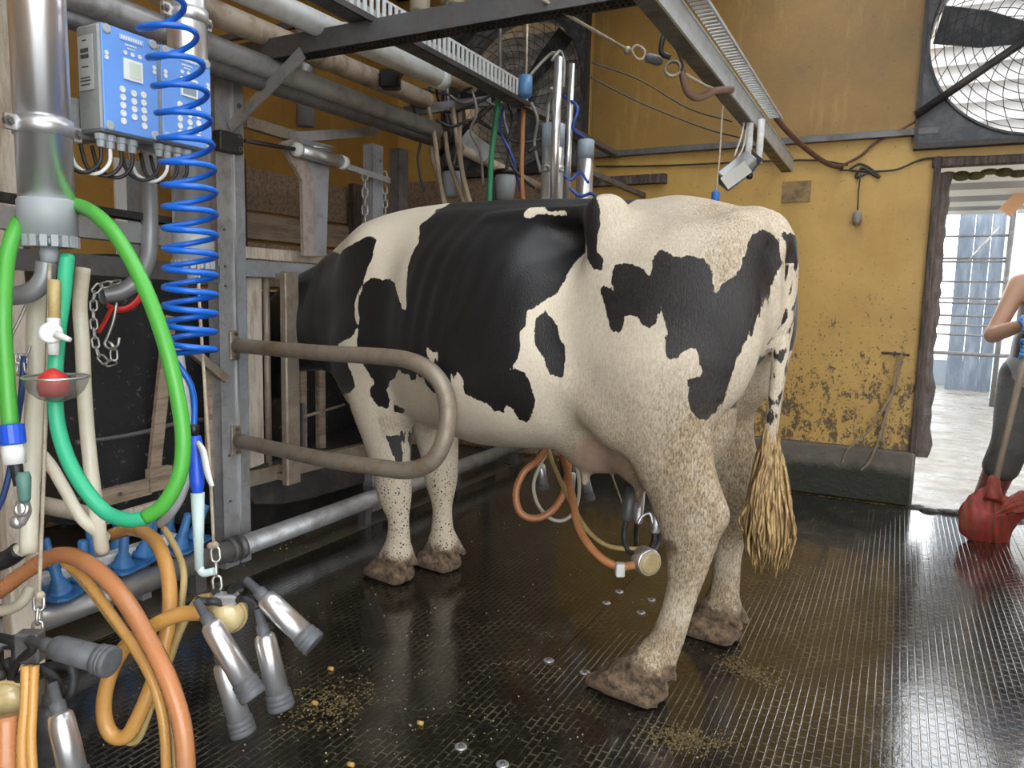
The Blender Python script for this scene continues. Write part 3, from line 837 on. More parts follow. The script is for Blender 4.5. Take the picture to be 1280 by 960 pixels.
MB().box(P(199, 598, x=-2.57), (0.03, 0.10, 0.09)).build('timber_block', 'old_board', t)
bolt(t, P(150, 617, x=-2.56), (1, 0, 0), 0.008)
t = thing('stall_board', 'pale narrow board standing left of the main post', 'board', P(266, 595, x=-2.56))
MB().beam(P(266, 598, x=-2.56), P(262, 455, x=-2.56), 0.02, 0.055).build('board', 'old_board', t)
t = thing('stall_board', 'dark short brace fixed to the left of the main post', 'board', P(275, 475, x=-2.5))
MB().beam(P(236, 435, x=-2.5), P(281, 474, x=-2.5), 0.03, 0.035).build('brace', 'rusty_tube', t)
t = thing('stall_rod', 'thin bent iron rod crossing in front of the dark hopper', 'rod', P(120, 548, x=-2.65))
MB().tube(spline([P(95, 553, x=-2.62), P(130, 549, x=-2.62), P(180, 540, x=-2.62), P(230, 527, x=-2.62), P(265, 524, x=-2.62)], 5), 0.009, 8).build('rod', 'galv_dark', t)
t = thing('stall_tube', 'beige tube lying low behind the cream hoses', 'tube', P(60, 640, x=-2.55))
MB().tube([P(48, 630, x=-2.55), P(105, 642, x=-2.55), P(130, 650, x=-2.55)], 0.03, 12).build('tube', 'beige_pipe', t)
t = thing('painted_board', 'white painted board leaning low beside the beige tube', 'board', P(170, 640, x=-2.54))
MB().beam(P(132, 650, x=-2.54), P(205, 628, x=-2.54), 0.02, 0.03).build('board', 'pale_board', t)
# far left: wooden post, white boards, window strip
t = thing('timber_post', 'brown timber post at the left picture edge', 'post', P(8, 400, x=-2.3))
q = P(8, 400, x=-2.3); MB().box((q.x, q.y, 1.6), (0.06, 0.09, 3.19), bev=0.006).build('post', 'pale_board', t)
t = thing('timber_post', 'slanting dark brace behind the left edge cylinder', 'post', P(12, 300, x=-2.35))
MB().beam(P(0, 90, x=-2.31), P(28, 260, x=-2.31), 0.05, 0.05).build('brace', 'old_board', t)
t = thing('white_board', 'white speckled board behind the small chain at the left edge', 'board', P(20, 500, x=-2.45))
MB().prism([P(-6, 330, x=-2.45), P(28, 330, x=-2.45), Vector((-2.45, P(34, 560, x=-2.45).y, 0.004)), Vector((-2.45, P(-6, 560, x=-2.45).y, 0.004))], (-0.02, 0, 0)).build('board', mat('white_board', (0.68, 0.68, 0.66), 0.6, dirt=(0.25, 0.24, 0.22), dirt_amt=0.8, dscale=40, lo=0.6, hi=0.68), t)
window_1 = structure(MB().box((WALL_X+0.006, P(153, 235, x=WALL_X).y, P(153, 235, x=WALL_X).z-0.1), (0.012, 0.10, 0.50)).build('window_1', mat('white_strip', (0.85, 0.85, 0.83), 0.5)))
MB().box((WALL_X+0.008, P(168, 235, x=WALL_X).y, P(153, 235, x=WALL_X).z-0.1), (0.016, 0.11, 0.50)).build('window_frame', 'galv_blue', window_1)

t = thing('feed_hopper', 'added dark hopper box standing in for the shade around the cow head', 'hopper', (-3.3, 3.1, 0))
MB().box((-3.35, 3.15, 0.60), (0.30, 1.5, 1.20), bev=0.03).build('shell', HOP, t)  # dark box added to stand in for the shade behind the head
MB().box((-3.0, 3.9, 0.45), (0.5, 0.03, 0.9), bev=0.008).build('side_panel', HOP, t)
MB().box((-3.0, 3.15, 0.16), (0.5, 1.5, 0.30), bev=0.02).build('trough_floor', 'dark_iron', t)
# ------------------------------------------------------------------ milking gear
mat('orange_hose', (0.55, 0.23, 0.095), 0.25, dirt=(0.40, 0.19, 0.09), dirt_amt=0.6, dscale=5, sss=0.08)
mat('amber_hose', (0.66, 0.36, 0.10), 0.25, dirt=(0.50, 0.22, 0.07), dirt_amt=0.5, dscale=5, sss=0.08)
mat('tan_hose', (0.55, 0.42, 0.18), 0.38, dirt=(0.32, 0.22, 0.09), dirt_amt=0.5, dscale=8, sss=0.05)
mat('green_hose', (0.085, 0.42, 0.055), 0.4, var=0.15)
mat('turquoise_hose', (0.04, 0.46, 0.24), 0.4, var=0.12)
mat('dark_green_hose', (0.02, 0.20, 0.09), 0.45)
mat('blue_plastic', (0.045, 0.19, 0.46), 0.4, var=0.15, dirt=(0.03, 0.07, 0.14), dirt_amt=0.5, dscale=20)
mat('coil_blue', (0.010, 0.135, 0.62), 0.3, var=0.05)
mat('grip_blue', (0.02, 0.10, 0.70), 0.35, var=0.05)
mat('panel_blue', (0.145, 0.33, 0.78), 0.4, var=0.04)
mat('panel_pale', (0.30, 0.47, 0.85), 0.4, var=0.03)
mat('box_grey', (0.34, 0.36, 0.345), 0.5, dirt=(0.22, 0.23, 0.22), dirt_amt=0.5, dscale=10)
mat('print_dark', (0.07, 0.075, 0.08), 0.6)
mat('screen_pale', (0.62, 0.70, 0.60), 0.25)
mat('screen_grey', (0.25, 0.34, 0.40), 0.2)
mat('red_plastic', (0.62, 0.035, 0.025), 0.4, var=0.1)
mat('grey_plastic', (0.36, 0.39, 0.41), 0.45, var=0.06)
mat('elbow_grey', (0.30, 0.31, 0.31), 0.4, 0.3)
mat('clear_bowl', (0.62, 0.50, 0.26), 0.12, spec=0.6, dirt=(0.42, 0.32, 0.15), dirt_amt=0.6, dscale=30)

def H(pts, n=6): return spline([P(a, b, d=c) for a, b, c in pts], n)
def hose(name, label, pts, r, m, cat='hose', seg=12, group=None, n=6):
    t = thing(name, label, cat, P(*pts[0][:2], d=pts[0][2]), 0, group)
    MB().tube(H(pts, n), r, seg).build('hose_length', m, t)
    return t

def acr_cylinder(label, x, y, z0, z1, r, collar=True, cap=False, clamp=None, side=1):
    t = thing('takeoff_cylinder', label, 'cylinder', (x, y, z0), 0, 'stainless cluster takeoff cylinders')
    MB().lathe([(0, r), (z1-z0, r)], (x, y, z0), (x, y, z1), 28).build('barrel', 'stainless', t)
    if collar:
        MB().lathe([(-0.055, r*0.9), (-0.055, r*1.07), (0.015, r*1.07), (0.02, r*1.0)], (x, y, z0), (x, y, z0+1), 28).build('collar', 'grey_plastic', t)
        b = MB()
        for k in range(18):
            a = 2*PI*k/18
            b.box((x+math.cos(a)*r*0.98, y+math.sin(a)*r*0.98, z0-0.062), (0.012, 0.012, 0.022), Matrix.Rotation(a, 3, 'Z'))
        b.lathe([(-0.068, r*0.6), (-0.068, r*0.93), (-0.05, r*0.93)], (x, y, z0), (x, y, z0+1), 20)
        b.build('notched_ring', 'grey_plastic', t)
        MB().lathe([(-0.105, 0.010), (-0.10, 0.016), (-0.066, 0.020)], (x, y, z0), (x, y, z0+1), 12).build('spigot', 'grey_plastic', t)
    if cap:
        MB().lathe([(-0.10, r*1.03), (0.0, r*1.05), (0.004, r*0.9)], (x, y, z1), (x, y, z1+1), 24).build('cap', mat('cap_blue_grey', (0.33, 0.40, 0.46), 0.45), t)
    for cz in (clamp or []):
        c = MB().lathe([(-0.016, r*1.0), (-0.016, r*1.07), (0.016, r*1.07), (0.016, r*1.0)], (x, y, cz), (x, y, cz+1), 28).box((x, y+r*1.25, cz), (0.012, r*0.5, 0.028)).box((x, y-r*1.25, cz), (0.012, r*0.5, 0.028)).build('clamp_band', 'stainless_dull', t)
        bolt(c, (x, y+r*1.35, cz), (1, 0, 0), 0.010); bolt(c, (x, y-r*1.35, cz), (1, 0, 0), 0.010)
    return t
q = P(59, 262, x=-1.5); c1 = acr_cylinder('stainless takeoff cylinder at the left edge of the picture', -1.5, q.y, q.z, 2.35, 0.0485, clamp=[P(52, 160, x=-1.5).z])
q = P(241, 300, x=-1.62); c2 = acr_cylinder('stainless takeoff cylinder behind the blue coiled hose', -1.62, q.y, q.z, 2.35, 0.047, clamp=[P(240, 24, x=-1.62).z])
q = P(687, 340, x=-1.45); q1 = P(688, 154, x=-1.45); c3 = acr_cylinder('stainless cylinder with blue grey cap rising behind the cow back', -1.45, q.y, q.z, q1.z, 0.050, collar=False, cap=True, clamp=[P(687, 211, x=-1.45).z])
q = P(727, 340, x=-1.62); q1 = P(727, 173, x=-1.62); c4 = acr_cylinder('farther and slimmer capped cylinder behind the cow hips', -1.62, q.y, q.z, q1.z, 0.046, collar=False, cap=True)
MB().box((-1.62, (q.y+WALL_Y)/2, q1.z-0.16), (0.03, WALL_Y-q.y, 0.03)).build('wall_arm', 'galv_dark', c4)
# thin bright pipes standing beside the capped cylinders
for (a, b, x, lab) in (((698, 72), (692, 260), -1.40, 'slim bright steel pipe standing tallest beside the capped cylinder'), ((715, 80), (708, 262), -1.42, 'second slim steel pipe right of the tallest one')):
    t = thing('riser_pipe', lab, 'pipe', P(*b, x=x)); MB().tube([P(*b, x=x), P(*a, x=x)], 0.019 if x == -1.40 else 0.014, 12).build('pipe_length', 'stainless', t)

# rail the cylinders and boxes are clamped to
t = thing('equipment_rail', 'galvanised rail behind the left cylinders, edged in black', 'rail', (-1.80, 0.6, 1.3))
ra = P(92, 283, x=-1.80); rb = P(216, 298, x=-1.80)
d_ = (rb-ra).normalized()
MB().beam(ra-d_*0.8, rb+d_*0.12, 0.05, 0.05).build('channel', 'galv', t)
MB().beam(ra-d_*0.8+Vector((0, 0, 0.045)), rb+d_*0.10+Vector((0, 0, 0.045)), 0.06, 0.018).build('rubber_edge', 'black_rubber', t)
MB().beam(ra-d_*0.5+Vector((0, 0, -0.09)), rb+d_*0.15+Vector((0, 0, -0.09)), 0.02, 0.05).build('lower_flat', 'galv_dark', t)
MB().tube([(-1.85, 0.5, 0.004), (-1.85, 0.5, 1.36)], 0.025, 10).build('leg', 'galv', t)

# ------------------------------------------------------------------ control boxes
def control_box(label, pA, pB, pC, screen, small):
    """pA top-left, pB top-right, pC bottom-left pixel of the blue face on x = -1.5"""
    X0 = -1.50
    A, B_, C_ = P(*pA, x=X0), P(*pB, x=X0), P(*pC, x=X0)
    y0, y1, z1, z0 = A.y, B_.y, A.z, C_.z
    w, h = y1-y0, z1-z0
    t = thing('control_box', label, 'control box', (X0-0.05, (y0+y1)/2, z0), 0, 'blue keypad control boxes')
    dp = 0.078
    MB().box((X0-0.006-dp/2, (y0+y1)/2, (z0+z1)/2), (dp, w+0.004, h+0.004), bev=0.006).build('housing', 'box_grey', t)
    f = MB().box((X0-0.003, (y0+y1)/2, (z0+z1)/2), (0.006, w, h), bev=0.002).build('front_panel', 'panel_blue', t)
    e = 0.0012
    def rect(name, u0, u1, v0, v1, m, thick=e): return MB().box((X0+thick/2, y0+w*(u0+u1)/2, z1-h*(v0+v1)/2), (thick, w*(u1-u0), h*(v1-v0))).build(name, m, f)
    rect('name_strip', 0.30, 0.74, 0.045, 0.10, 'panel_pale')
    for k in range(9): rect('printed_letter', 0.325+k*0.043, 0.352+k*0.043, 0.058, 0.088, 'white_plastic', 0.0018)
    for k in range(6): rect('printed_letter', 0.40+k*0.036, 0.425+k*0.036, 0.128, 0.142, 'white_plastic')
    for k in range(4): rect('printed_letter', 0.44+k*0.036, 0.465+k*0.036, 0.160, 0.172, 'white_plastic')
    s = rect('display', 0.36, 0.70, 0.27, 0.47, 'white_plastic', 0.003)
    rect('display_glass', 0.40 if small else 0.46, 0.66, 0.295, 0.445, screen, 0.0042)
    def ring(u, v, r):
        c = Vector((X0, y0+w*u, z1-h*v))
        MB().lathe([(0, r), (0.002, r), (0.002, r*0.58), (0.0008, r*0.55)], c, c+Vector((1, 0, 0)), 14, False).build('key', 'white_plastic', f)
    for i, u in enumerate((0.33, 0.53, 0.71)):
        for j in range(5 if i != 1 else 4): ring(u, 0.575+j*0.077+(0.012 if i == 1 else 0), 0.0068)
    for u in (0.40, 0.53, 0.66): ring(u, 0.215, 0.0045)
    for u in (0.07, 0.93):
        for v in (0.27, 0.315): ring(u, v, 0.0045)
    for u in (0.085, 0.915):
        for v in (0.045, 0.955):
            c = Vector((X0-0.001, y0+w*u, z1-h*v))
            MB().lathe([(0, 0.010), (0.003, 0.010), (0.004, 0.008)], c, c+Vector((1, 0, 0)), 12).build('corner_screw', 'grey_plastic', f)
    # cable glands with short leads below
    for k, u in enumerate((0.10, 0.26, 0.46, 0.66)):
        c = Vector((X0-0.035, y0+w*u, z0-0.004))
        g = MB().lathe([(0, 0.012), (0.012, 0.012), (0.014, 0.009), (0.028, 0.008)], c, c+Vector((0, 0, -1)), 8, False).build('cable_gland', 'grey_plastic', t)
        pale = k in (1,)
        MB().tube(spline([c+Vector((0, 0, -0.02)), c+Vector((0, -0.004, -0.06)), c+Vector((-0.01, -0.03, -0.085)), c+Vector((-0.035, -0.055, -0.07)), c+Vector((-0.05, -0.06, -0.02))], 5), 0.0042, 7).build('lead', 'white_plastic' if pale else 'black_rubber', g)
    return t, y0, y1, z0, z1
b1 = control_box('blue keypad control box with the pale wide display, left one', (126, 27), (196, 54), (126, 160), 'screen_pale', False)
b2 = control_box('blue keypad control box behind the coiled hose, right one', (201, 55), (263, 79), (201, 174), 'screen_grey', True)
# printed sticker on the side of the left box
st = MB().box((-1.548, b1[1]-0.0045, (b1[3]+b1[4])/2+0.03), (0.05, 0.001, 0.11)).build('side_sticker', mat('sticker_grey', (0.50, 0.52, 0.50), 0.5), b1[0])
for z, w in ((0.075, 0.012), (0.055, 0.026), (0.043, 0.026), (0.022, 0.020), (0.0, 0.032), (-0.006, 0.034), (-0.014, 0.030)):
    MB().box((-1.550, b1[1]-0.0055, (b1[3]+b1[4])/2+z), (w, 0.001, 0.008 if 0.04 < z < 0.06 else 0.0025)).build('printed_line', 'print_dark', st)
# mounting plate behind both boxes
t = thing('mounting_plate', 'galvanised plate carrying both blue control boxes', 'plate', (-1.59, b1[1], b1[3]))
MB().box((-1.592, (b1[1]+b2[2])/2, b1[3]+0.03), (0.006, b2[2]-b1[1]+0.05, 0.08)).box((-1.70, (b1[1]+b2[2])/2, b1[3]+0.03), (0.21, 0.03, 0.02)).build('plate', 'galv', t)

# ------------------------------------------------------------------ blue coiled air hose with spray gun
t = thing('teat_sprayer', 'blue coiled hose ending in a blue and white hand sprayer', 'sprayer', P(242, 545, d=1.50))
axis = [(186, -30), (196, 8), (212, 45), (222, 90), (229, 140), (234, 190), (237, 240), (238, 300), (238, 360), (237, 415), (237, 438)]
ax3 = spline([P(a, b, d=1.50) for a, b in axis], 10)
L_ = [0]
for i in range(1, len(ax3)): L_.append(L_[-1]+(ax3[i]-ax3[i-1]).length)
tot = L_[-1]
coil = []
def turns(s): return 16.0*(0.62*s+0.38*s*s)
N_ = 620
for k in range(N_+1):
    s = k/N_; dd = s*tot
    i = max(j for j in range(len(L_)-1) if L_[j] <= dd+1e-9); f_ = (dd-L_[i])/(L_[i+1]-L_[i])
    c = ax3[i].lerp(ax3[i+1], min(1, f_))
    a = 2*PI*turns(s)+1.2
    tilt = 0.35*(1-s)
    coil.append(c+Vector((math.cos(a)*0.049, math.sin(a)*0.049, math.sin(a+0.6)*0.049*tilt)))
tail = H([(212, 442, 1.475), (224, 458, 1.48), (238, 480, 1.49), (243, 505, 1.50), (242, 540, 1.50)], 6)
MB().tube(coil+tail, 0.0062, 8).build('coil_hose', 'coil_blue', t)
MB().lathe([(0, 0.010), (0.022, 0.011), (0.024, 0.008)], P(242, 545, d=1.5), P(242, 530, d=1.5), 12).build('collar', 'black_plastic', t)
g0, g1 = P(243, 545, d=1.5), P(247, 616, d=1.5)
MB().tube(spline([g0, g0.lerp(g1, 0.2), g0.lerp(g1, 0.5), g0.lerp(g1, 0.8), g1], 5), [0.012, 0.0155, 0.0135, 0.0145, 0.014, 0.010], 14).build('grip', 'grip_blue', t)
MB().tube(spline([P(247, 553, d=1.485), P(254, 565, d=1.478), P(259, 590, d=1.475), P(265, 608, d=1.475)], 6), [0.006, 0.009, 0.009, 0.006], 8, flat=0.6).build('trigger', 'white_plastic', t)
MB().tube([g1, P(248, 660, d=1.5), P(249, 712, d=1.5)], [0.0135, 0.011, 0.0085], 14).build('spray_tube', mat('pale_aqua', (0.55, 0.68, 0.66), 0.35, var=0.06), t)
MB().tube(spline([P(249, 708, d=1.5), P(254, 716, d=1.5), P(268, 714, d=1.5)], 5), 0.008, 10).build('spray_elbow', 'pale_aqua', t)

# ------------------------------------------------------------------ green hose in a big loop, with tap end
t = thing('wash_hose', 'bright green wash hose hung in a big loop, tap on its end', 'hose', P(60, 250, d=1.52))
MB().tube(H([(13, 535, 1.36), (8, 470, 1.36), (4, 400, 1.36), (8, 330, 1.38), (20, 285, 1.42), (40, 262, 1.50), (65, 252, 1.52), (95, 256, 1.48), (122, 270, 1.42), (150, 302, 1.40), (180, 358, 1.38), (205, 425, 1.37), (222, 495, 1.37), (229, 550, 1.37), (224, 595, 1.37), (205, 630, 1.37), (182, 647, 1.37)], 6), 0.0142, 14).build('green_length', 'green_hose', t)
MB().tube(H([(183, 647, 1.37), (160, 650, 1.37), (132, 640, 1.38), (105, 610, 1.38), (84, 572, 1.39), (71, 525, 1.40), (69, 470, 1.41), (73, 415, 1.42), (80, 365, 1.44), (84, 320, 1.46)], 6), 0.0138, 14).build('turquoise_length', 'turquoise_hose', t)
c0, c1_ = P(14, 530, d=1.36), P(17, 556, d=1.36)
MB().lathe([(0, 0.016), (0.002, 0.021), (0.036, 0.021), (0.038, 0.018)], c0, c1_, 16, False).build('hose_connector', 'grip_blue', t)
MB().lathe([(0, 0.019), (0.035, 0.0195), (0.036, 0.014)], P(16, 556, d=1.36), P(18, 580, d=1.36), 14).build('tape_wrap', 'white_plastic', t)
MB().tube(H([(19, 577, 1.36), (22, 592, 1.36), (26, 606, 1.36)], 4), [0.012, 0.010, 0.012], 10).build('brass_fitting', 'dark_iron', t)
MB().lathe([(0, 0.010), (0.01, 0.013), (0.05, 0.0105), (0.055, 0.007)], P(29, 590, d=1.345), P(31, 630, d=1.345), 10).build('tap_lever', mat('tap_green', (0.10, 0.22, 0.19), 0.5), t)
tp = MB().tube(H([(28, 625, 1.36), (30, 640, 1.36), (25, 655, 1.36)], 4), [0.011, 0.013, 0.009], 10)
tp.ball(P(22, 652, d=1.36), 0.013, 10, 8).torus(P(27, 636, d=1.35), (0.3, -1, 0.3), 0.012, 0.004, 14, 6).build('tap_end', 'stainless_dull', t)

# cream hoses hanging behind it
hose('milk_hose', 'cream milk hose hanging behind the turquoise part of the wash hose', [(104, 335, 1.62), (100, 380, 1.62), (103, 430, 1.62), (106, 500, 1.62), (112, 570, 1.62), (122, 650, 1.62), (128, 690, 1.66)], 0.0150, 'cream_hose')
hose('milk_hose', 'widest cream hose hanging straight down behind the red strainer', [(46, 360, 1.55), (44, 450, 1.55), (42, 540, 1.55), (38, 620, 1.55), (36, 690, 1.55)], 0.0175, 'cream_hose')
hose('milk_hose', 'cream hose curving out low to the right behind the turquoise loop', [(44, 560, 1.60), (62, 580, 1.60), (80, 610, 1.60), (100, 645, 1.60), (118, 662, 1.62), (132, 672, 1.66)], 0.0125, 'cream_hose')
hose('milk_hose', 'translucent grey hose hanging just right of the green loop', [(222, 430, 1.62), (232, 500, 1.62), (237, 560, 1.62), (230, 610, 1.62), (215, 640, 1.64), (200, 655, 1.7)], 0.010, mat('grey_hose', (0.42, 0.44, 0.46), 0.3))
hose('air_line', 'dark blue air line beside the tap end at the left edge', [(30, 445, 1.50), (27, 490, 1.50), (21, 530, 1.52), (14, 580, 1.52), (4, 620, 1.52), (-10, 650, 1.52)], 0.006, mat('navy', (0.02, 0.05, 0.16), 0.4))
# white tap on the tan tube
t = thing('drain_valve', 'white plastic valve on a tan tube under the left cylinder', 'valve', P(68, 415, d=1.38))
MB().tube([P(68, 350, d=1.40), P(68, 400, d=1.40)], 0.010, 12).build('tube', 'tan_hose', t)
MB().tube([P(67, 398, d=1.39), P(67, 444, d=1.39)], [0.0115, 0.0115, 0.010], 12).build('body', 'white_plastic', t)
MB().lathe([(0, 0.020), (0.012, 0.020), (0.014, 0.016)], P(64, 416, d=1.385), P(63, 416.5, d=1.355), 18).build('dial', 'white_plastic', t)
MB().tube([P(70, 418, d=1.37), P(88, 425, d=1.37)], [0.008, 0.0045], 8).build('lever', 'white_plastic', t)

# grey elbow pipes
t = thing('vacuum_elbow', 'grey bent pipe under the left cylinder', 'pipe', P(56, 338, d=1.47))
MB().tube(H([(58, 328, 1.46), (56, 345, 1.46), (46, 360, 1.46), (30, 368, 1.46), (8, 370, 1.46), (-20, 368, 1.46)], 6), 0.019, 14).build('pipe_length', 'elbow_grey', t)
t = thing('vacuum_elbow', 'grey upright pipe bending to an open end behind the green hose', 'pipe', P(186, 200, d=1.95))
MB().tube(H([(184, 60, 1.95), (186, 200, 1.95), (187, 300, 1.95), (182, 330, 1.94), (170, 352, 1.92), (150, 365, 1.90), (130, 369, 1.88)], 6), 0.021, 14, cap=False).build('pipe_length', 'elbow_grey', t)
MB().tube(H([(131, 369, 1.88), (129, 369, 1.88)], 2), 0.0235, 14).build('pipe_rim', 'elbow_grey', t)
# chain with snap hook and red strap on the open pipe
t = thing('tether_chain', 'chain with snap hook hanging from the open grey pipe', 'chain', P(120, 360, d=1.85))
chain_links(t, H([(150, 352, 1.85), (135, 355, 1.85), (120, 362, 1.84), (117, 385, 1.83), (118, 415, 1.83), (122, 440, 1.83), (133, 453, 1.83), (141, 452, 1.83), (142, 435, 1.83), (137, 428, 1.83)], 4), 0.028, 0.0026)
MB().tube(H([(146, 378, 1.82), (142, 400, 1.82), (135, 420, 1.82), (131, 430, 1.82), (137, 436, 1.82), (147, 432, 1.82), (149, 422, 1.82)], 5), 0.0035, 7).build('snap_hook', 'chain_steel', t)
t = thing('strap', 'red strap looped over the open grey pipe', 'strap', P(150, 390, d=1.84))
MB().tube(H([(178, 366, 1.86), (172, 376, 1.85), (160, 385, 1.84), (146, 387, 1.83), (134, 382, 1.83)], 5), 0.009, 8, flat=0.4).tube(H([(140, 384, 1.825), (132, 400, 1.825), (123, 416, 1.825)], 4), 0.008, 8, flat=0.4).build('webbing', 'red_plastic', t)
t = thing('tether_chain', 'small chain and hook hanging at the far left beside the green hose', 'chain', P(25, 435, d=1.5))
MB().tube(H([(34, 378, 1.5), (22, 405, 1.5), (12, 425, 1.5), (12, 442, 1.5), (22, 450, 1.5), (33, 444, 1.5), (38, 432, 1.5)], 5), 0.003, 6).build('snap_hook', 'chain_steel', t)
chain_links(t, [P(24, 440, d=1.5), P(22, 470, d=1.5)], 0.022, 0.0022); chain_links(t, [P(28, 442, d=1.5), P(33, 466, d=1.5)], 0.022, 0.0022)

# strainer with a red lump in it, hung on the cord
t = thing('hand_strainer', 'round wire strainer holding a red rubber bung', 'strainer', P(70, 505, d=1.38))
rc_ = P(70, 471, d=1.38)
MB().torus(rc_, (0, 0, 1), 0.0545, 0.0022, 40, 6).build('wire_rim', 'stainless', t)
prof = [(0, 0.054), (-0.012, 0.052), (-0.028, 0.044), (-0.040, 0.031), (-0.046, 0.014), (-0.047, 0.0)]
m_, N0, L0, B0 = new_mat('sieve_mesh')
B0.inputs['Base Color'].default_value = (0.30, 0.28, 0.26, 1); B0.inputs['Metallic'].default_value = 0.5; B0.inputs['Roughness'].default_value = 0.5; B0.inputs['Alpha'].default_value = 0.45
MB().lathe(prof, rc_, rc_+Vector((0, 0, 1)), 36, cap=False).build('mesh_bowl', m_, t)
b = thing('rubber_bung', 'red rubber bung lying in the wire strainer', 'bung', rc_+Vector((0, 0, -0.035)))
MB().lathe([(0, 0.022), (0.012, 0.027), (0.032, 0.026), (0.040, 0.021), (0.048, 0.010), (0.052, 0.004)], rc_+Vector((-0.005, -0.003, -0.036)), rc_+Vector((-0.005, -0.003, 1)), 18).build('bung_body', 'red_plastic', b)

# cords from the cylinders to the clusters
def cord(label, pts, knots=(), hook=None):
    t = thing('hanging_rope', label, 'cord', P(*pts[0][:2], d=pts[0][2]))
    MB().tube(H(pts, 4), 0.0036, 7).build('cord_length', 'rope_fibre', t)
    for k in knots: MB().ball(P(*k), (0.011, 0.009, 0.008), 8, 6).build('knot', 'rope_fibre', t) if False else MB().ball(P(k[0], k[1], d=k[2]), (0.010, 0.009, 0.008), 8, 6).build('knot', 'rope_fibre', t)
    if hook: chain_links(t, [P(*hook[0][:2], d=hook[0][2]), P(*hook[1][:2], d=hook[1][2])], 0.032, 0.003)
    return t
cord('dirty brown cord hanging from the left edge cylinder past the strainer', [(62, 330, 1.44), (60, 440, 1.42), (56, 560, 1.42), (51, 690, 1.42), (49, 742, 1.42)], [(50, 744, 1.42)], [(49, 745, 1.42), (47, 795, 1.42)])
cord('pale cord hanging down to the right hand cluster beside the sprayer', [(248, 330, 1.66), (249, 375, 1.64), (255, 470, 1.62), (262, 580, 1.60), (267, 680, 1.60)], [(268, 681, 1.60), (264, 682, 1.60)], [(269, 684, 1.60), (272, 738, 1.60)])

# ------------------------------------------------------------------ blue wash-cup plates clipped on the floor pipe
def wash_plate(label, px, py, z, yaw, tilt):
    c = P(px, py, z=z)
    t = thing('wash_plate', label, 'wash plate', c, 0, 'blue wash cup plates on the floor pipe')
    R = Matrix.Rotation(yaw, 3, 'Z')
    n = Vector((0, 0, 1)); w = 0.115
    poly = [c+R@Vector((sx*w*(1 if abs(sy) > 0 else 1), sy*w, -0.004)) for sx, sy in ((-1, -0.8), (-0.8, -1), (0.8, -1), (1, -0.8), (1, 0.8), (0.8, 1), (-0.8, 1), (-1, 0.8))]
    MB().prism(poly, (0, 0, 0.010)).build('plate', 'blue_plastic', t)
    for sx in (-1, 1):
        for sy in (-1, 1):
            b = c+R@Vector((sx*0.055, sy*0.055, 0.006)); d = (Vector((0, 0, 1))+R@Vector((sx*0.12, sy*0.12, 0))+Vector(tilt)).normalized()
            MB().lathe([(0, 0.040), (0.015, 0.037), (0.018, 0.030), (0.034, 0.029), (0.036, 0.024), (0.048, 0.023), (0.052, 0.0175), (0.142, 0.0155), (0.145, 0.012)], b, b+d, 14).build('wash_cup', 'blue_plastic', t)
    MB().prism([c+Vector((0.02, -0.05, -0.004)), c+Vector((0.05, -0.02, -0.004)), c+Vector((0.05, 0.05, -0.004)), c+Vector((0.02, 0.0, -0.065))], (0.006, 0.004, 0)).build('pipe_clip', 'white_plastic', t)
    return t
wash_plate('nearest blue wash cup plate at the left, partly under the amber hose', 72, 733, 0.185, 0.35, (0.0, -0.18, 0))
wash_plate('middle blue wash cup plate of the three on the floor pipe', 150, 702, 0.185, 0.3, (0.02, 0.05, 0))
wash_plate('farthest blue wash cup plate, below the hanging sprayer', 216, 680, 0.185, 0.4, (0.1, 0.22, 0))
t = thing('wash_line', 'pale square wash line behind the blue plates', 'pipe', (-2.52, 0.5, 0.1))
MB().beam((-2.53, 0.4, 0.20), (-2.53, 1.95, 0.20), 0.05, 0.05, bev=0.006).build('pipe_length', 'white_pipe', t)
MB().box((-2.53, 0.6, 0.09), (0.04, 0.04, 0.18)).box((-2.53, 1.8, 0.09), (0.04, 0.04, 0.18)).build('foot', 'galv', t)

# ------------------------------------------------------------------ milking clusters
def teat_cup(parent, neck, a, b, r=0.024, shell='stainless', end='grey_rubber', bare=None):
    """a = shell top, b = mouthpiece end; neck = path of the short milk tube to the claw"""
    a = V3(a); b = V3(b); L_ = (b-a).length; u = (b-a)/L_
    s = MB().lathe([(0, r*0.62), (0.006, r*0.86), (0.02, r*0.95), (L_*0.79, r)], a, b, 20).build('teat_cup', shell, parent)
    MB().lathe([(L_*0.77, r*1.02), (L_*0.78, r*1.12), (L_*0.85, r*1.12), (L_*0.86, r*1.06), (L_*0.875, r*1.17), (L_*0.91, r*1.17), (L_*0.915, r*1.11), (L_*0.93, r*1.17), (L_*0.98, r*1.17), (L_, r*1.06), (L_*0.985, r*0.6)], a, b, 20).build('mouthpiece', end, s)
    MB().lathe([(-0.055, r*0.36), (-0.02, r*0.42), (-0.018, r*0.58), (0.012, r*0.60)], a, b, 14).build('liner_neck', 'grey_rubber', s)
    MB().tube(spline(list(neck)+[a-u*0.055], 6), 0.0085, 9).build('short_milk_tube', 'black_rubber', s)
    return s
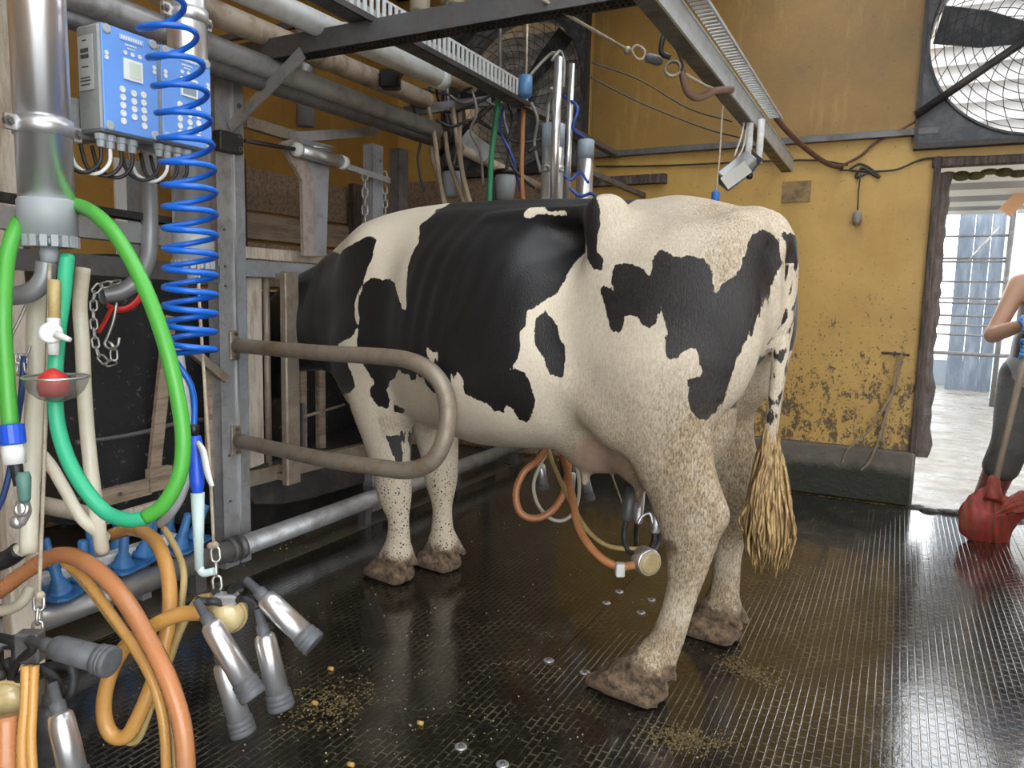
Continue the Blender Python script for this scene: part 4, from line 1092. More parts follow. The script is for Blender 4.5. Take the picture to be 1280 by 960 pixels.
def cluster(label, claw, cups, disc_n, shell='stainless', d0=1.6):
    c = V3(claw); t = thing('milking_cluster', label, 'milking cluster', c, 0, 'milking clusters')
    n = V3(disc_n).normalized()
    MB().lathe([(0, 0.022), (0.0, 0.036), (0.012, 0.041), (0.030, 0.041), (0.034, 0.036)], c-n*0.03, c, 24).build('claw_body', 'stainless_dull', t)
    w = MB().lathe([(0.0, 0.039), (0.014, 0.038), (0.024, 0.030), (0.030, 0.014), (0.031, 0.0)], c, c+n, 24).build('claw_bowl', 'clear_bowl', t)
    MB().torus(c+n*0.004, n, 0.040, 0.004, 26, 7).build('bowl_ring', 'tan_hose', w)
    for k in range(4):
        q = c-n*0.02+Vector((0.02*math.cos(k*1.57), 0.02*math.sin(k*1.57), 0.03))
        MB().tube([q, q+Vector((0.015*math.cos(k*1.57), 0.015*math.sin(k*1.57), 0.025))], 0.009, 8).build('claw_nipple', 'dark_iron', t)
    for neck, a, b, sh in cups: teat_cup(t, [c+Vector((0, 0, 0.02))]+[P(*q[:2], d=q[2]) for q in neck], P(*a[:2], d=a[2]), P(*b[:2], d=b[2]), shell=sh)
    return t, c
D2 = 1.60
t, c = cluster('stainless milking cluster hanging from the pale cord above the mat', P(284, 768, d=D2), [
    ([(292, 735, 1.58), (308, 728, 1.57)], (330, 746, 1.555), (393, 806, 1.53), 'stainless'),
    ([(302, 748, 1.57), (316, 752, 1.565)], (330, 792, 1.56), (352, 886, 1.56), 'stainless'),
    ([(270, 752, 1.56), (256, 752, 1.555)], (262, 778, 1.54), (318, 872, 1.52), 'stainless'),
    ([(262, 772, 1.60), (262, 800, 1.61)], (278, 828, 1.60), (305, 918, 1.60), 'stainless_dull')], (0.6, -0.75, -0.1))
MB().box(P(283, 748, d=D2-0.02), (0.05, 0.03, 0.022), Matrix.Rotation(0.5, 3, 'Z'), bev=0.004).build('hanger_bracket', 'stainless_dull', t)
MB().tube([P(272, 738, d=1.60), P(280, 748, d=1.59)], 0.005, 7).build('hook', 'chain_steel', t)
t, c = cluster('dark milking cluster cut off by the lower left corner of the picture', P(14, 872, d=1.42), [
    ([(20, 830, 1.40), (40, 812, 1.38)], (66, 808, 1.36), (140, 828, 1.33), 'grey_rubber'),
    ([(40, 835, 1.40), (66, 845, 1.39), (72, 862, 1.38)], (74, 890, 1.36), (96, 985, 1.34), 'stainless'),
    ([(40, 838, 1.41), (84, 832, 1.40), (92, 850, 1.40), (84, 872, 1.40)], (62, 880, 1.42), (56, 975, 1.43), 'grey_rubber'),
    ([(20, 812, 1.44), (6, 806, 1.44)], (-14, 812, 1.44), (-80, 840, 1.44), 'grey_rubber')], (0.5, -0.8, -0.2))
MB().box(P(38, 808, d=1.40), (0.045, 0.03, 0.06), Matrix.Rotation(0.5, 3, 'Z'), bev=0.004).build('hanger_bracket', 'galv_dark', t)
MB().tube([P(47, 795, d=1.42), P(42, 802, d=1.41)], 0.004, 7).build('hook', 'chain_steel', t)
hose('air_line', 'black tube reaching in from the left edge to the corner cluster', [(-20, 795, 1.44), (5, 798, 1.43), (25, 806, 1.42), (34, 808, 1.42)], 0.009, 'black_rubber')

# long hoses of the clusters
hose('long_milk_hose', 'thick amber to orange hose arching over the nearest blue plate', [(-25, 752, 1.75), (0, 738, 1.72), (30, 716, 1.70), (62, 697, 1.67), (90, 695, 1.63), (120, 712, 1.59), (150, 742, 1.56), (180, 790, 1.53), (208, 845, 1.50), (226, 900, 1.48), (232, 950, 1.47), (232, 1000, 1.47)], 0.0185, 'orange_hose')
hose('pulse_hose', 'thin tan twin hose running beside the thick orange hose', [(78, 700, 1.66), (105, 722, 1.62), (135, 762, 1.58), (165, 805, 1.56), (190, 850, 1.54), (204, 900, 1.53), (208, 960, 1.52), (208, 1000, 1.52)], 0.0105, 'amber_hose')
hose('pulse_hose', 'second thin tan hose, lowest of those arching from the blue plate', [(84, 706, 1.68), (110, 735, 1.64), (140, 775, 1.60), (170, 815, 1.59), (195, 860, 1.57), (212, 905, 1.56), (217, 960, 1.55), (217, 1000, 1.55)], 0.0085, 'tan_hose')
hose('long_milk_hose', 'amber hose coming down from the middle blue plate into a hanging loop', [(140, 668, 1.95), (165, 662, 1.90), (188, 670, 1.82), (203, 692, 1.74), (211, 725, 1.70), (212, 765, 1.67), (206, 805, 1.65), (194, 845, 1.64), (178, 885, 1.63), (160, 918, 1.63), (142, 920, 1.63), (131, 900, 1.63), (131, 868, 1.63), (142, 832, 1.63), (162, 803, 1.62), (190, 783, 1.62), (225, 768, 1.61), (262, 766, 1.60)], 0.0165, 'amber_hose')
hose('pulse_hose', 'thin tan hose following the amber loop down and back up', [(205, 660, 1.85), (222, 690, 1.78), (230, 720, 1.72), (226, 760, 1.70), (218, 800, 1.68), (205, 840, 1.68), (190, 880, 1.68), (174, 922, 1.68), (160, 926, 1.68), (165, 900, 1.68), (190, 870, 1.68), (210, 830, 1.66), (225, 790, 1.64), (245, 752, 1.62), (265, 745, 1.60)], 0.008, 'tan_hose')
hose('long_milk_hose', 'orange hose end in the lower left corner below the clear bowl', [(8, 895, 1.36), (8, 940, 1.35), (10, 1000, 1.34)], 0.024, 'orange_hose')
hose('pulse_hose', 'left one of the twin tan hoses hanging from the corner cluster', [(33, 832, 1.36), (32, 880, 1.35), (28, 930, 1.34), (30, 1000, 1.33)], 0.0095, 'amber_hose')
hose('pulse_hose', 'right one of the twin tan hoses hanging from the corner cluster', [(43, 832, 1.36), (41, 880, 1.35), (39, 930, 1.34), (44, 1000, 1.33)], 0.0085, 'amber_hose')
t = thing('milk_tap', 'black ended cream hose piece lying by the nearest blue plate', 'hose', P(20, 690, d=1.8))
MB().tube(H([(-10, 706, 1.8), (10, 698, 1.8), (24, 688, 1.8)], 4), 0.022, 12).build('rubber_sleeve', 'black_rubber', t)
MB().tube(H([(22, 689, 1.8), (34, 684, 1.8), (40, 676, 1.8)], 4), 0.018, 12).build('hose_length', 'cream_hose', t)
hose('milk_hose', 'cream hose curling at the left edge behind the nearest blue plate', [(-15, 765, 1.9), (10, 762, 1.9), (28, 752, 1.9), (38, 735, 1.92)], 0.014, 'cream_hose')

# cluster on the cow
t = thing('milking_cluster', 'milking cluster attached under the cow udder, pale round bowl low', 'milking cluster', P(800, 700, d=2.52), 0, 'milking clusters')
c = P(812, 704, d=2.50); n = Vector((0.75, -0.66, 0.0)).normalized()
MB().lathe([(0, 0.026), (0.0, 0.044), (0.012, 0.047), (0.05, 0.047), (0.055, 0.040)], c-n*0.055, c, 24).build('claw_body', 'stainless', t)
w = MB().lathe([(0, 0.040), (0.008, 0.038), (0.012, 0.030), (0.012, 0.0)], c, c+n, 24).build('claw_bowl', 'clear_bowl', t)
MB().torus(c+n*0.003, n, 0.039, 0.004, 26, 7).build('bowl_ring', mat('bowl_rim', (0.62, 0.55, 0.36), 0.35), w)
def cow_cup(top, bot, neckpts, r=0.024):
    a, b = P(*top[:2], d=top[2]), P(*bot[:2], d=bot[2])
    s = MB().lathe([(0, r*0.95), ((b-a).length, r*0.85), ((b-a).length+0.01, r*0.5)], a, b, 18).build('teat_cup', mat('cup_dark', (0.13, 0.135, 0.14), 0.4, 0.3) if r > 0.023 else 'stainless_dull', t)
    u = (b-a).normalized()
    MB().lathe([(-0.035, r*0.9), (-0.032, r*1.18), (0.0, r*1.16), (0.004, r)], a, b, 18).build('mouthpiece', 'black_rubber', s)
    MB().tube(spline([b]+[P(*q[:2], d=q[2]) for q in neckpts], 6), 0.0095, 9).build('short_milk_tube', 'black_rubber', s)
cow_cup((790, 606, 2.56), (783, 648, 2.56), [(780, 670, 2.56), (785, 688, 2.54), (797, 694, 2.52)], 0.026)
cow_cup((822, 628, 2.58), (818, 664, 2.58), [(817, 678, 2.57), (810, 690, 2.53)], 0.022)
cow_cup((800, 612, 2.76), (797, 652, 2.74), [(795, 675, 2.7), (798, 692, 2.6)], 0.022)
cow_cup((830, 615, 2.76), (826, 655, 2.74), [(822, 680, 2.7), (812, 694, 2.6)], 0.022)
MB().tube(H([(797, 655, 2.50), (803, 645, 2.5), (812, 642, 2.5), (816, 655, 2.5)], 5), 0.005, 7).build('hook', 'stainless', t)
MB().box(P(775, 712, d=2.47), (0.03, 0.03, 0.045), Matrix.Rotation(0.5, 3, 'Z'), bev=0.004).build('hose_clamp', 'white_plastic', t)
hose('long_milk_hose', 'orange hose drooping from the cluster on the cow', [(795, 706, 2.52), (775, 708, 2.50), (755, 700, 2.52), (735, 680, 2.58), (722, 655, 2.66), (716, 625, 2.76), (710, 595, 2.88), (704, 570, 3.0), (700, 540, 3.1)], 0.0145, 'orange_hose')
hose('pulse_hose', 'tan hose looping above the orange one to the cluster on the cow', [(800, 686, 2.54), (780, 686, 2.55), (755, 680, 2.60), (732, 660, 2.70), (712, 625, 2.85), (698, 595, 2.97), (688, 570, 3.05), (684, 540, 3.1)], 0.0085, 'tan_hose')
hose('long_milk_hose', 'orange hose hanging in a small round loop under the belly', [(690, 545, 3.15), (675, 572, 3.12), (655, 590, 3.1), (645, 615, 3.1), (650, 640, 3.1), (668, 648, 3.1), (688, 640, 3.1), (703, 620, 3.12), (710, 590, 3.15), (712, 560, 3.2)], 0.0150, 'orange_hose')
hose('pulse_hose', 'pale thin hose hanging in the loop beside the round orange loop', [(692, 550, 3.2), (676, 580, 3.2), (667, 605, 3.2), (672, 630, 3.2), (688, 648, 3.2), (706, 650, 3.2), (720, 635, 3.2), (724, 605, 3.2), (718, 570, 3.2)], 0.0080, mat('pale_hose', (0.55, 0.53, 0.42), 0.4))
t = thing('milking_cluster', 'far milking cluster hanging in the shade behind the udder', 'milking cluster', P(725, 560, d=3.3), 0, 'milking clusters')
MB().lathe([(0, 0.03), (0.0, 0.042), (0.05, 0.042)], P(724, 555, d=3.3), P(724, 540, d=3.3), 18).build('claw_body', 'stainless_dull', t)
for a, b in (((728, 585, 3.25), (738, 626, 3.25)), ((738, 560, 3.22), (756, 586, 3.2)), ((676, 580, 3.35), (680, 612, 3.35)), ((715, 590, 3.4), (712, 620, 3.4))):
    teat_cup(t, [P(724, 552, d=3.3)], P(*a[:2], d=a[2]), P(*b[:2], d=b[2]), 0.021, 'stainless_dull')
t = thing('hanging_rope', 'thin cord stretched down to the cluster on the cow', 'cord', P(760, 575, d=2.8))
MB().tube([P(740, 540, d=2.95), P(762, 585, d=2.80), P(779, 632, d=2.56)], 0.003, 6).build('cord_length', 'rope_fibre', t)
# ------------------------------------------------------------------ the cow (x forward to the head, y to its left = camera side)
COW_O = Vector((-1.178, 2.461, 0)); COW_RZ = math.radians(170)

def smooth_profile(pts, lo, hi, n=800, sig=14):
    x = np.linspace(lo, hi, n); p = np.array(pts); p = p[np.argsort(p[:, 0])]
    out = []
    ker = np.exp(-0.5*(np.arange(-3*sig, 3*sig+1)/sig)**2); ker /= ker.sum()
    for c in range(1, p.shape[1]):
        v = np.interp(x, p[:, 0], p[:, c])
        v = np.convolve(np.pad(v, 3*sig, mode='edge'), ker, mode='valid')
        out.append(v)
    return x, out

def build_cow_field(res=0.0095):
    f = Field((-1.02, -0.48, -0.02), (2.12, 0.50, 1.64), res)
    # torso: u, top, bottom, half width, height of the widest point
    prof = [(-0.90, 1.37, 1.16, 0.06, 1.30), (-0.86, 1.42, 1.05, 0.13, 1.29), (-0.78, 1.455, 0.98, 0.20, 1.28), (-0.66, 1.495, 0.92, 0.245, 1.25),
            (-0.54, 1.52, 0.87, 0.265, 1.20), (-0.40, 1.515, 0.75, 0.29, 1.12), (-0.25, 1.525, 0.685, 0.335, 1.00), (-0.05, 1.54, 0.655, 0.375, 0.98),
            (0.15, 1.545, 0.635, 0.37, 1.00), (0.35, 1.55, 0.65, 0.325, 1.04), (0.52, 1.548, 0.68, 0.285, 1.08), (0.68, 1.535, 0.70, 0.24, 1.10),
            (0.82, 1.50, 0.72, 0.20, 1.08), (0.95, 1.44, 0.76, 0.155, 1.07), (1.05, 1.38, 0.85, 0.11, 1.10), (1.12, 1.32, 0.95, 0.06, 1.12)]
    sl, X, Y, Z = f.block((-1.02, -0.48, 0.45), (1.2, 0.50, 1.64))
    px, (top, bot, wid, zc) = smooth_profile(prof, -1.0, 1.2)
    Xc = np.clip(X, -0.9, 1.12)
    T = np.interp(Xc, px, top); B = np.interp(Xc, px, bot); W = np.interp(Xc, px, wid); C = np.interp(Xc, px, zc)
    up = Z > C
    h = np.where(up, T-C, C-B)
    dz = np.abs(Z-C)
    p = np.where(up, 2.15, 2.35)
    r = ((np.abs(Y)/W)**p+(dz/h)**p)**(1/p)
    rho = np.sqrt(Y*Y+dz*dz)+1e-6
    d = rho-rho/np.maximum(r, 1e-4)
    dx = np.maximum(-0.9-X, X-1.12)
    d = np.minimum(np.maximum(d, dx), 0)+np.sqrt(np.maximum(d, 0)**2+np.maximum(dx, 0)**2)
    g = lambda u, z, su, sz: np.exp(-((X-u)/su)**2-((Z-z)/sz)**2)
    # hollow flank below the loin, hollow behind the shoulder, dip between hook and pin bones
    d = d+0.085*g(-0.255, 1.36, 0.115, 0.075)*np.clip((np.abs(Y)-0.06)/0.08, 0, 1)
    d = d+0.030*g(-0.285, 1.16, 0.09, 0.20)
    d = d+0.040*g(-0.64, 1.42, 0.13, 0.07)*np.clip(np.abs(Y)/0.1, 0, 1)
    d = d+0.020*g(0.52, 1.28, 0.09, 0.25)
    d = d+0.022*g(0.20, 1.45, 0.35, 0.07)*np.clip(np.abs(Y)/0.08, 0, 1)
    # ribs
    rib = np.sin((X+0.18*(Z-1.1))*2*np.pi/0.088)
    d = d-0.0042*rib*np.exp(-((X-0.17)/0.21)**2-((Z-1.22)/0.20)**2)
    f.join(sl, d, 0)
    for s in (1, -1):
        # hook and pin bones, loin edge, spine
        f.ell((-0.41, s*0.225, 1.462), (0.05, 0.045, 0.042), 0.09)
        f.ell((-0.405, s*0.235, 1.38), (0.04, 0.045, 0.10), 0.10)
        f.ell((-0.80, s*0.115, 1.405), (0.06, 0.05, 0.05), 0.10)
        f.chain([(-0.40, s*0.20, 1.465), (-0.15, s*0.16, 1.475), (0.1, s*0.15, 1.465)], [0.03, 0.026, 0.016], 0.04)
        # shoulder blade, upper arm
        f.ell((0.72, s*0.155, 1.15), (0.13, 0.075, 0.30), 0.13, rot=-0.25)
        f.ell((0.80, s*0.17, 0.92), (0.13, 0.085, 0.15), 0.09)
        f.ell((0.66, s*0.165, 0.78), (0.12, 0.08, 0.15), 0.08, rot=0.2)
        # thigh
        f.ell((-0.60, s*0.185, 1.13), (0.22, 0.115, 0.30), 0.10, rot=0.12)
        f.ell((-0.73, s*0.15, 1.12), (0.15, 0.10, 0.26), 0.08, rot=0.05)
        f.ell((-0.50, s*0.225, 0.94), (0.14, 0.075, 0.18), 0.09, rot=0.35)
    f.chain([(-0.84, 0, 1.425), (-0.70, 0, 1.465), (-0.54, 0, 1.497), (-0.42, 0, 1.487), (-0.2, 0, 1.505), (0.25, 0, 1.523), (0.6, 0, 1.52), (0.85, 0, 1.46)], [0.028, 0.028, 0.03, 0.028, 0.03, 0.03, 0.032, 0.03], 0.05)
    # brisket, neck, head
    f.ell((0.90, 0, 0.80), (0.17, 0.10, 0.14), 0.10)
    f.chain([(0.80, 0, 1.18), (1.08, 0, 1.08), (1.32, 0, 1.03), (1.56, 0, 0.97)], [0.27, 0.225, 0.20, 0.165], 0.14, sy=1.55, sub=40)
    f.chain([(0.9, 0, 1.40), (1.2, 0, 1.28), (1.42, 0, 1.20), (1.58, 0, 1.10)], [0.06, 0.06, 0.06, 0.06], 0.10, sub=20)
    f.ell((1.62, 0, 0.93), (0.17, 0.115, 0.14), 0.06, rot=-0.8)
    f.chain([(1.64, 0, 0.93), (1.74, 0, 0.72), (1.81, 0, 0.56)], [0.12, 0.10, 0.078], 0.05, sy=1.25)
    f.ell((1.82, 0, 0.55), (0.065, 0.075, 0.06), 0.03)
    f.ell((1.63, 0, 0.78), (0.11, 0.07, 0.13), 0.06, rot=-0.9)
    for s in (1, -1):
        f.ell((1.56, s*0.20, 0.99), (0.05, 0.11, 0.035), 0.02, rot=-0.25*s, axis='x')      # ears
        f.ell((1.71, s*0.10, 0.90), (0.04, 0.03, 0.03), 0.03)                               # brows
    # hind legs
    # near: u, y, z, r
    def leg(pts, k=0.05, sy=1.5):
        f.chain([q[:3] for q in pts], [q[3] for q in pts], k, sy)
    leg([(-0.60, 0.215, 0.98, 0.195), (-0.640, 0.225, 0.80, 0.140), (-0.690, 0.235, 0.67, 0.106), (-0.732, 0.245, 0.575, 0.098), (-0.742, 0.25, 0.48, 0.072),
         (-0.728, 0.255, 0.35, 0.049), (-0.70, 0.265, 0.22, 0.050), (-0.665, 0.275, 0.125, 0.060)], 0.05, 1.7)
    f.capsule((-0.70, 0.235, 0.80), (-0.822, 0.245, 0.605), 0.03, 0.024, 0.06, sy=1.3)      # Achilles tendon to the point of hock
    leg([(-0.58, -0.195, 0.98, 0.195), (-0.62, -0.20, 0.80, 0.128), (-0.65, -0.21, 0.67, 0.105), (-0.68, -0.225, 0.57, 0.098), (-0.685, -0.235, 0.48, 0.073),
         (-0.675, -0.245, 0.33, 0.050), (-0.67, -0.25, 0.20, 0.052), (-0.655, -0.25, 0.12, 0.060)], 0.05, 1.5)
    f.capsule((-0.66, -0.21, 0.80), (-0.755, -0.225, 0.605), 0.03, 0.024, 0.06, sy=1.3)
    # forelegs
    leg([(0.685, 0.135, 0.74, 0.135), (0.655, 0.13, 0.60, 0.112), (0.632, 0.125, 0.48, 0.090), (0.625, 0.12, 0.385, 0.083), (0.60, 0.12, 0.28, 0.052), (0.597, 0.12, 0.20, 0.054), (0.605, 0.12, 0.12, 0.064)], 0.05, 1.3)
    leg([(0.66, -0.12, 0.74, 0.135), (0.61, -0.115, 0.60, 0.107), (0.585, -0.115, 0.48, 0.088), (0.575, -0.11, 0.41, 0.081), (0.565, -0.11, 0.29, 0.050), (0.562, -0.11, 0.20, 0.052), (0.565, -0.11, 0.12, 0.062)], 0.05, 1.3)
    # hooves: two claws each, dew claws behind
    def hoof(u, y, du, ln, k=0.022):
        f.capsule((u-0.035, y, 0.115), (u+du*0.4, y, 0.065), 0.056, 0.056, 0.04)
        for s in (1, -1):
            f.capsule((u-0.05, y+s*0.027, 0.035), (u+ln*0.5, y+s*0.033, 0.038), 0.042, 0.042, 0.012)
            f.capsule((u+ln*0.3, y+s*0.033, 0.045), (u+ln-0.004, y+s*0.031, 0.016), 0.042, 0.027, 0.012)
            f.capsule((u-0.07, y+s*0.028, 0.12), (u-0.105, y+s*0.034, 0.085), 0.022, 0.015, 0.01)
    hoof(-0.61, 0.285, 0.06, 0.135); hoof(-0.635, -0.25, 0.05, 0.10)
    hoof(0.635, 0.12, 0.06, 0.115); hoof(0.575, -0.11, 0.05, 0.10)
    # udder and teats, navel fold
    f.ell((-0.37, 0.0, 0.79), (0.26, 0.17, 0.185), 0.07, rot=-0.05)
    f.ell((-0.60, 0.0, 0.84), (0.16, 0.14, 0.20), 0.06)
    for s in (1, -1):
        f.ell((-0.30, s*0.085, 0.74), (0.12, 0.085, 0.125), 0.04)
        f.ell((-0.50, s*0.085, 0.73), (0.12, 0.09, 0.135), 0.04)
        f.capsule((-0.29, s*0.09, 0.64), (-0.285, s*0.095, 0.575), 0.022, 0.013, 0.02)
        f.capsule((-0.49, s*0.085, 0.62), (-0.49, s*0.085, 0.555), 0.022, 0.013, 0.02)
    # fold of skin from flank to stifle
    f.chain([(-0.24, 0.26, 0.98), (-0.36, 0.225, 0.91), (-0.48, 0.215, 0.82)], [0.02, 0.022, 0.05], 0.10)
    f.chain([(-0.24, -0.26, 0.98), (-0.36, -0.225, 0.91), (-0.48, -0.215, 0.82)], [0.02, 0.022, 0.05], 0.10)
    # tail
    f.chain([(-0.79, 0, 1.44), (-0.845, 0.0, 1.415), (-0.885, 0.0, 1.34), (-0.895, 0.0, 1.22), (-0.887, 0.0, 1.03), (-0.878, 0.0, 0.86), (-0.872, 0.0, 0.72)],
            [0.045, 0.042, 0.035, 0.029, 0.024, 0.021, 0.016], 0.025)
    sl, X, Y, Z = f.block((-1.02, -0.48, -0.02), (2.12, 0.5, 0.06))
    f.cut(sl, Z-0.003+0*X+0*Y, 0.006)
    return f

# coat pattern: outlines of the black patches on the side of the animal (metres along the body, metres up)
COAT = {
    'neck': [(1.555,1.449),(0.912,1.363),(0.779,1.396),(0.694,1.433),(0.65,1.413),(0.637,1.336),(0.662,1.248),(0.701,1.169),(0.699,1.1),(0.683,1.072),(0.718,1.029),(0.815,0.994),(0.753,0.927),(0.719,0.871),(0.708,0.829),(0.748,0.799),(0.986,0.754),(1.322,0.458),(1.649,0.411)],
    'body': [(0.458,1.534),(0.408,1.511),(0.455,1.467),(0.385,1.397),(0.393,1.351),(0.394,1.295),(0.375,1.222),(0.355,1.144),(0.387,1.152),(0.425,1.192),(0.468,1.24),(0.511,1.258),(0.565,1.255),(0.613,1.267),(0.655,1.239),(0.677,1.188),(0.684,1.141),(0.667,1.101),(0.688,1.021),(0.685,0.97),(0.651,0.918),(0.597,0.855),(0.625,0.824),(0.622,0.799),(0.592,0.762),(0.554,0.752),(0.536,0.789),(0.539,0.828),(0.503,0.867),(0.451,0.889),(0.415,0.929),(0.394,0.91),(0.343,0.913),(0.337,0.893),(0.303,0.893),(0.289,0.924),(0.272,0.905),(0.248,0.917),(0.232,0.881),(0.199,0.859),(0.148,0.87),(0.096,0.89),(0.087,0.94),(0.074,0.917),(0.06,0.945),(0.043,0.941),(0.031,0.91),(0.036,0.904),(0.03,0.877),(-0.009,0.862),(-0.057,0.85),(-0.077,0.827),(-0.113,0.824),(-0.126,0.853),(-0.15,0.841),(-0.155,0.805),(-0.178,0.796),(-0.207,0.821),(-0.226,0.872),(-0.22,0.929),(-0.197,0.963),(-0.167,0.977),(-0.149,0.968),(-0.167,0.989),(-0.18,1.023),(-0.176,1.094),(-0.191,1.11),(-0.191,1.158),(-0.216,1.173),(-0.244,1.197),(-0.272,1.215),(-0.289,1.254),(-0.286,1.317),(-0.312,1.357),(-0.374,1.371),(-0.378,1.32),(-0.414,1.291),(-0.44,1.286),(-0.443,1.312),(-0.422,1.343),(-0.418,1.378),(-0.428,1.415),(-0.424,1.467),(-0.411,1.49),(-0.382,1.514),(-0.084,1.551),(0.265,1.558)],
    'oval': [(-0.219,1.095),(-0.222,1.143),(-0.243,1.162),(-0.272,1.135),(-0.282,1.12),(-0.301,1.074),(-0.319,1.052),(-0.329,1.013),(-0.326,0.956),(-0.285,0.961),(-0.269,0.988),(-0.258,1.017),(-0.228,1.048)],
    'rump': [(-0.476,1.281),(-0.483,1.302),(-0.512,1.307),(-0.544,1.302),(-0.581,1.288),(-0.601,1.267),(-0.605,1.292),(-0.604,1.324),(-0.618,1.345),(-0.646,1.335),(-0.662,1.326),(-0.681,1.321),(-0.706,1.328),(-0.746,1.317),(-0.761,1.299),(-0.776,1.267),(-0.782,1.216),(-0.797,1.25),(-0.826,1.272),(-0.833,1.305),(-0.835,1.346),(-0.841,1.384),(-0.858,1.403),(-0.875,1.395),(-0.888,1.374),(-0.9,1.312),(-0.889,1.277),(-0.884,1.227),(-0.882,1.198),(-0.877,1.165),(-0.866,1.114),(-0.854,1.087),(-0.841,1.047),(-0.829,1.008),(-0.812,0.938),(-0.793,0.894),(-0.777,0.87),(-0.757,0.873),(-0.739,0.899),(-0.735,0.934),(-0.734,0.983),(-0.762,0.996),(-0.769,1.014),(-0.759,1.029),(-0.752,1.073),(-0.729,1.067),(-0.713,1.06),(-0.705,1.044),(-0.684,1.039),(-0.67,1.054),(-0.666,1.102),(-0.671,1.114),(-0.646,1.169),(-0.642,1.191),(-0.633,1.141),(-0.617,1.123),(-0.591,1.128),(-0.575,1.155),(-0.53,1.156),(-0.533,1.119),(-0.524,1.107),(-0.498,1.106),(-0.476,1.14),(-0.457,1.187),(-0.439,1.229),(-0.45,1.241),(-0.473,1.234),(-0.491,1.225),(-0.48,1.246)],
    'foreleg': [(0.588,0.635),(0.55,0.638),(0.547,0.654),(0.545,0.64),(0.546,0.578),(0.546,0.522),(0.561,0.529),(0.578,0.586)],
    'elbow': [(0.522,0.777),(0.508,0.762),(0.475,0.759),(0.512,0.733),(0.539,0.739)],
    'w_flame': [(0.215,1.021),(0.187,1.006),(0.152,1.006),(0.156,0.976),(0.169,0.988),(0.179,0.963),(0.206,0.98),(0.22,1.004)],
    'w_spine': [(-0.062,1.469),(-0.068,1.507),(-0.128,1.502),(-0.171,1.483),(-0.245,1.481),(-0.247,1.465),(-0.194,1.468),(-0.13,1.477),(-0.094,1.465)],
}
def poly_sd(pts, poly):
    """signed distance to a polygon, positive inside"""
    p = np.array(poly, float); n = len(p)
    best = np.full(len(pts), 1e9); ins = np.zeros(len(pts), bool)
    for i in range(n):
        a, b = p[i], p[(i+1) % n]; e = b-a
        w = pts-a
        t = np.clip((w@e)/max(e@e, 1e-12), 0, 1)
        q = w-t[:, None]*e
        best = np.minimum(best, (q*q).sum(1))
        c = ((a[1] > pts[:, 1]) != (b[1] > pts[:, 1]))
        xs = a[0]+(pts[:, 1]-a[1])*(e[0]/(e[1] if abs(e[1]) > 1e-12 else 1e-12))
        ins ^= c & (pts[:, 0] < xs)
    d = np.sqrt(best)
    return np.where(ins, d, -d)

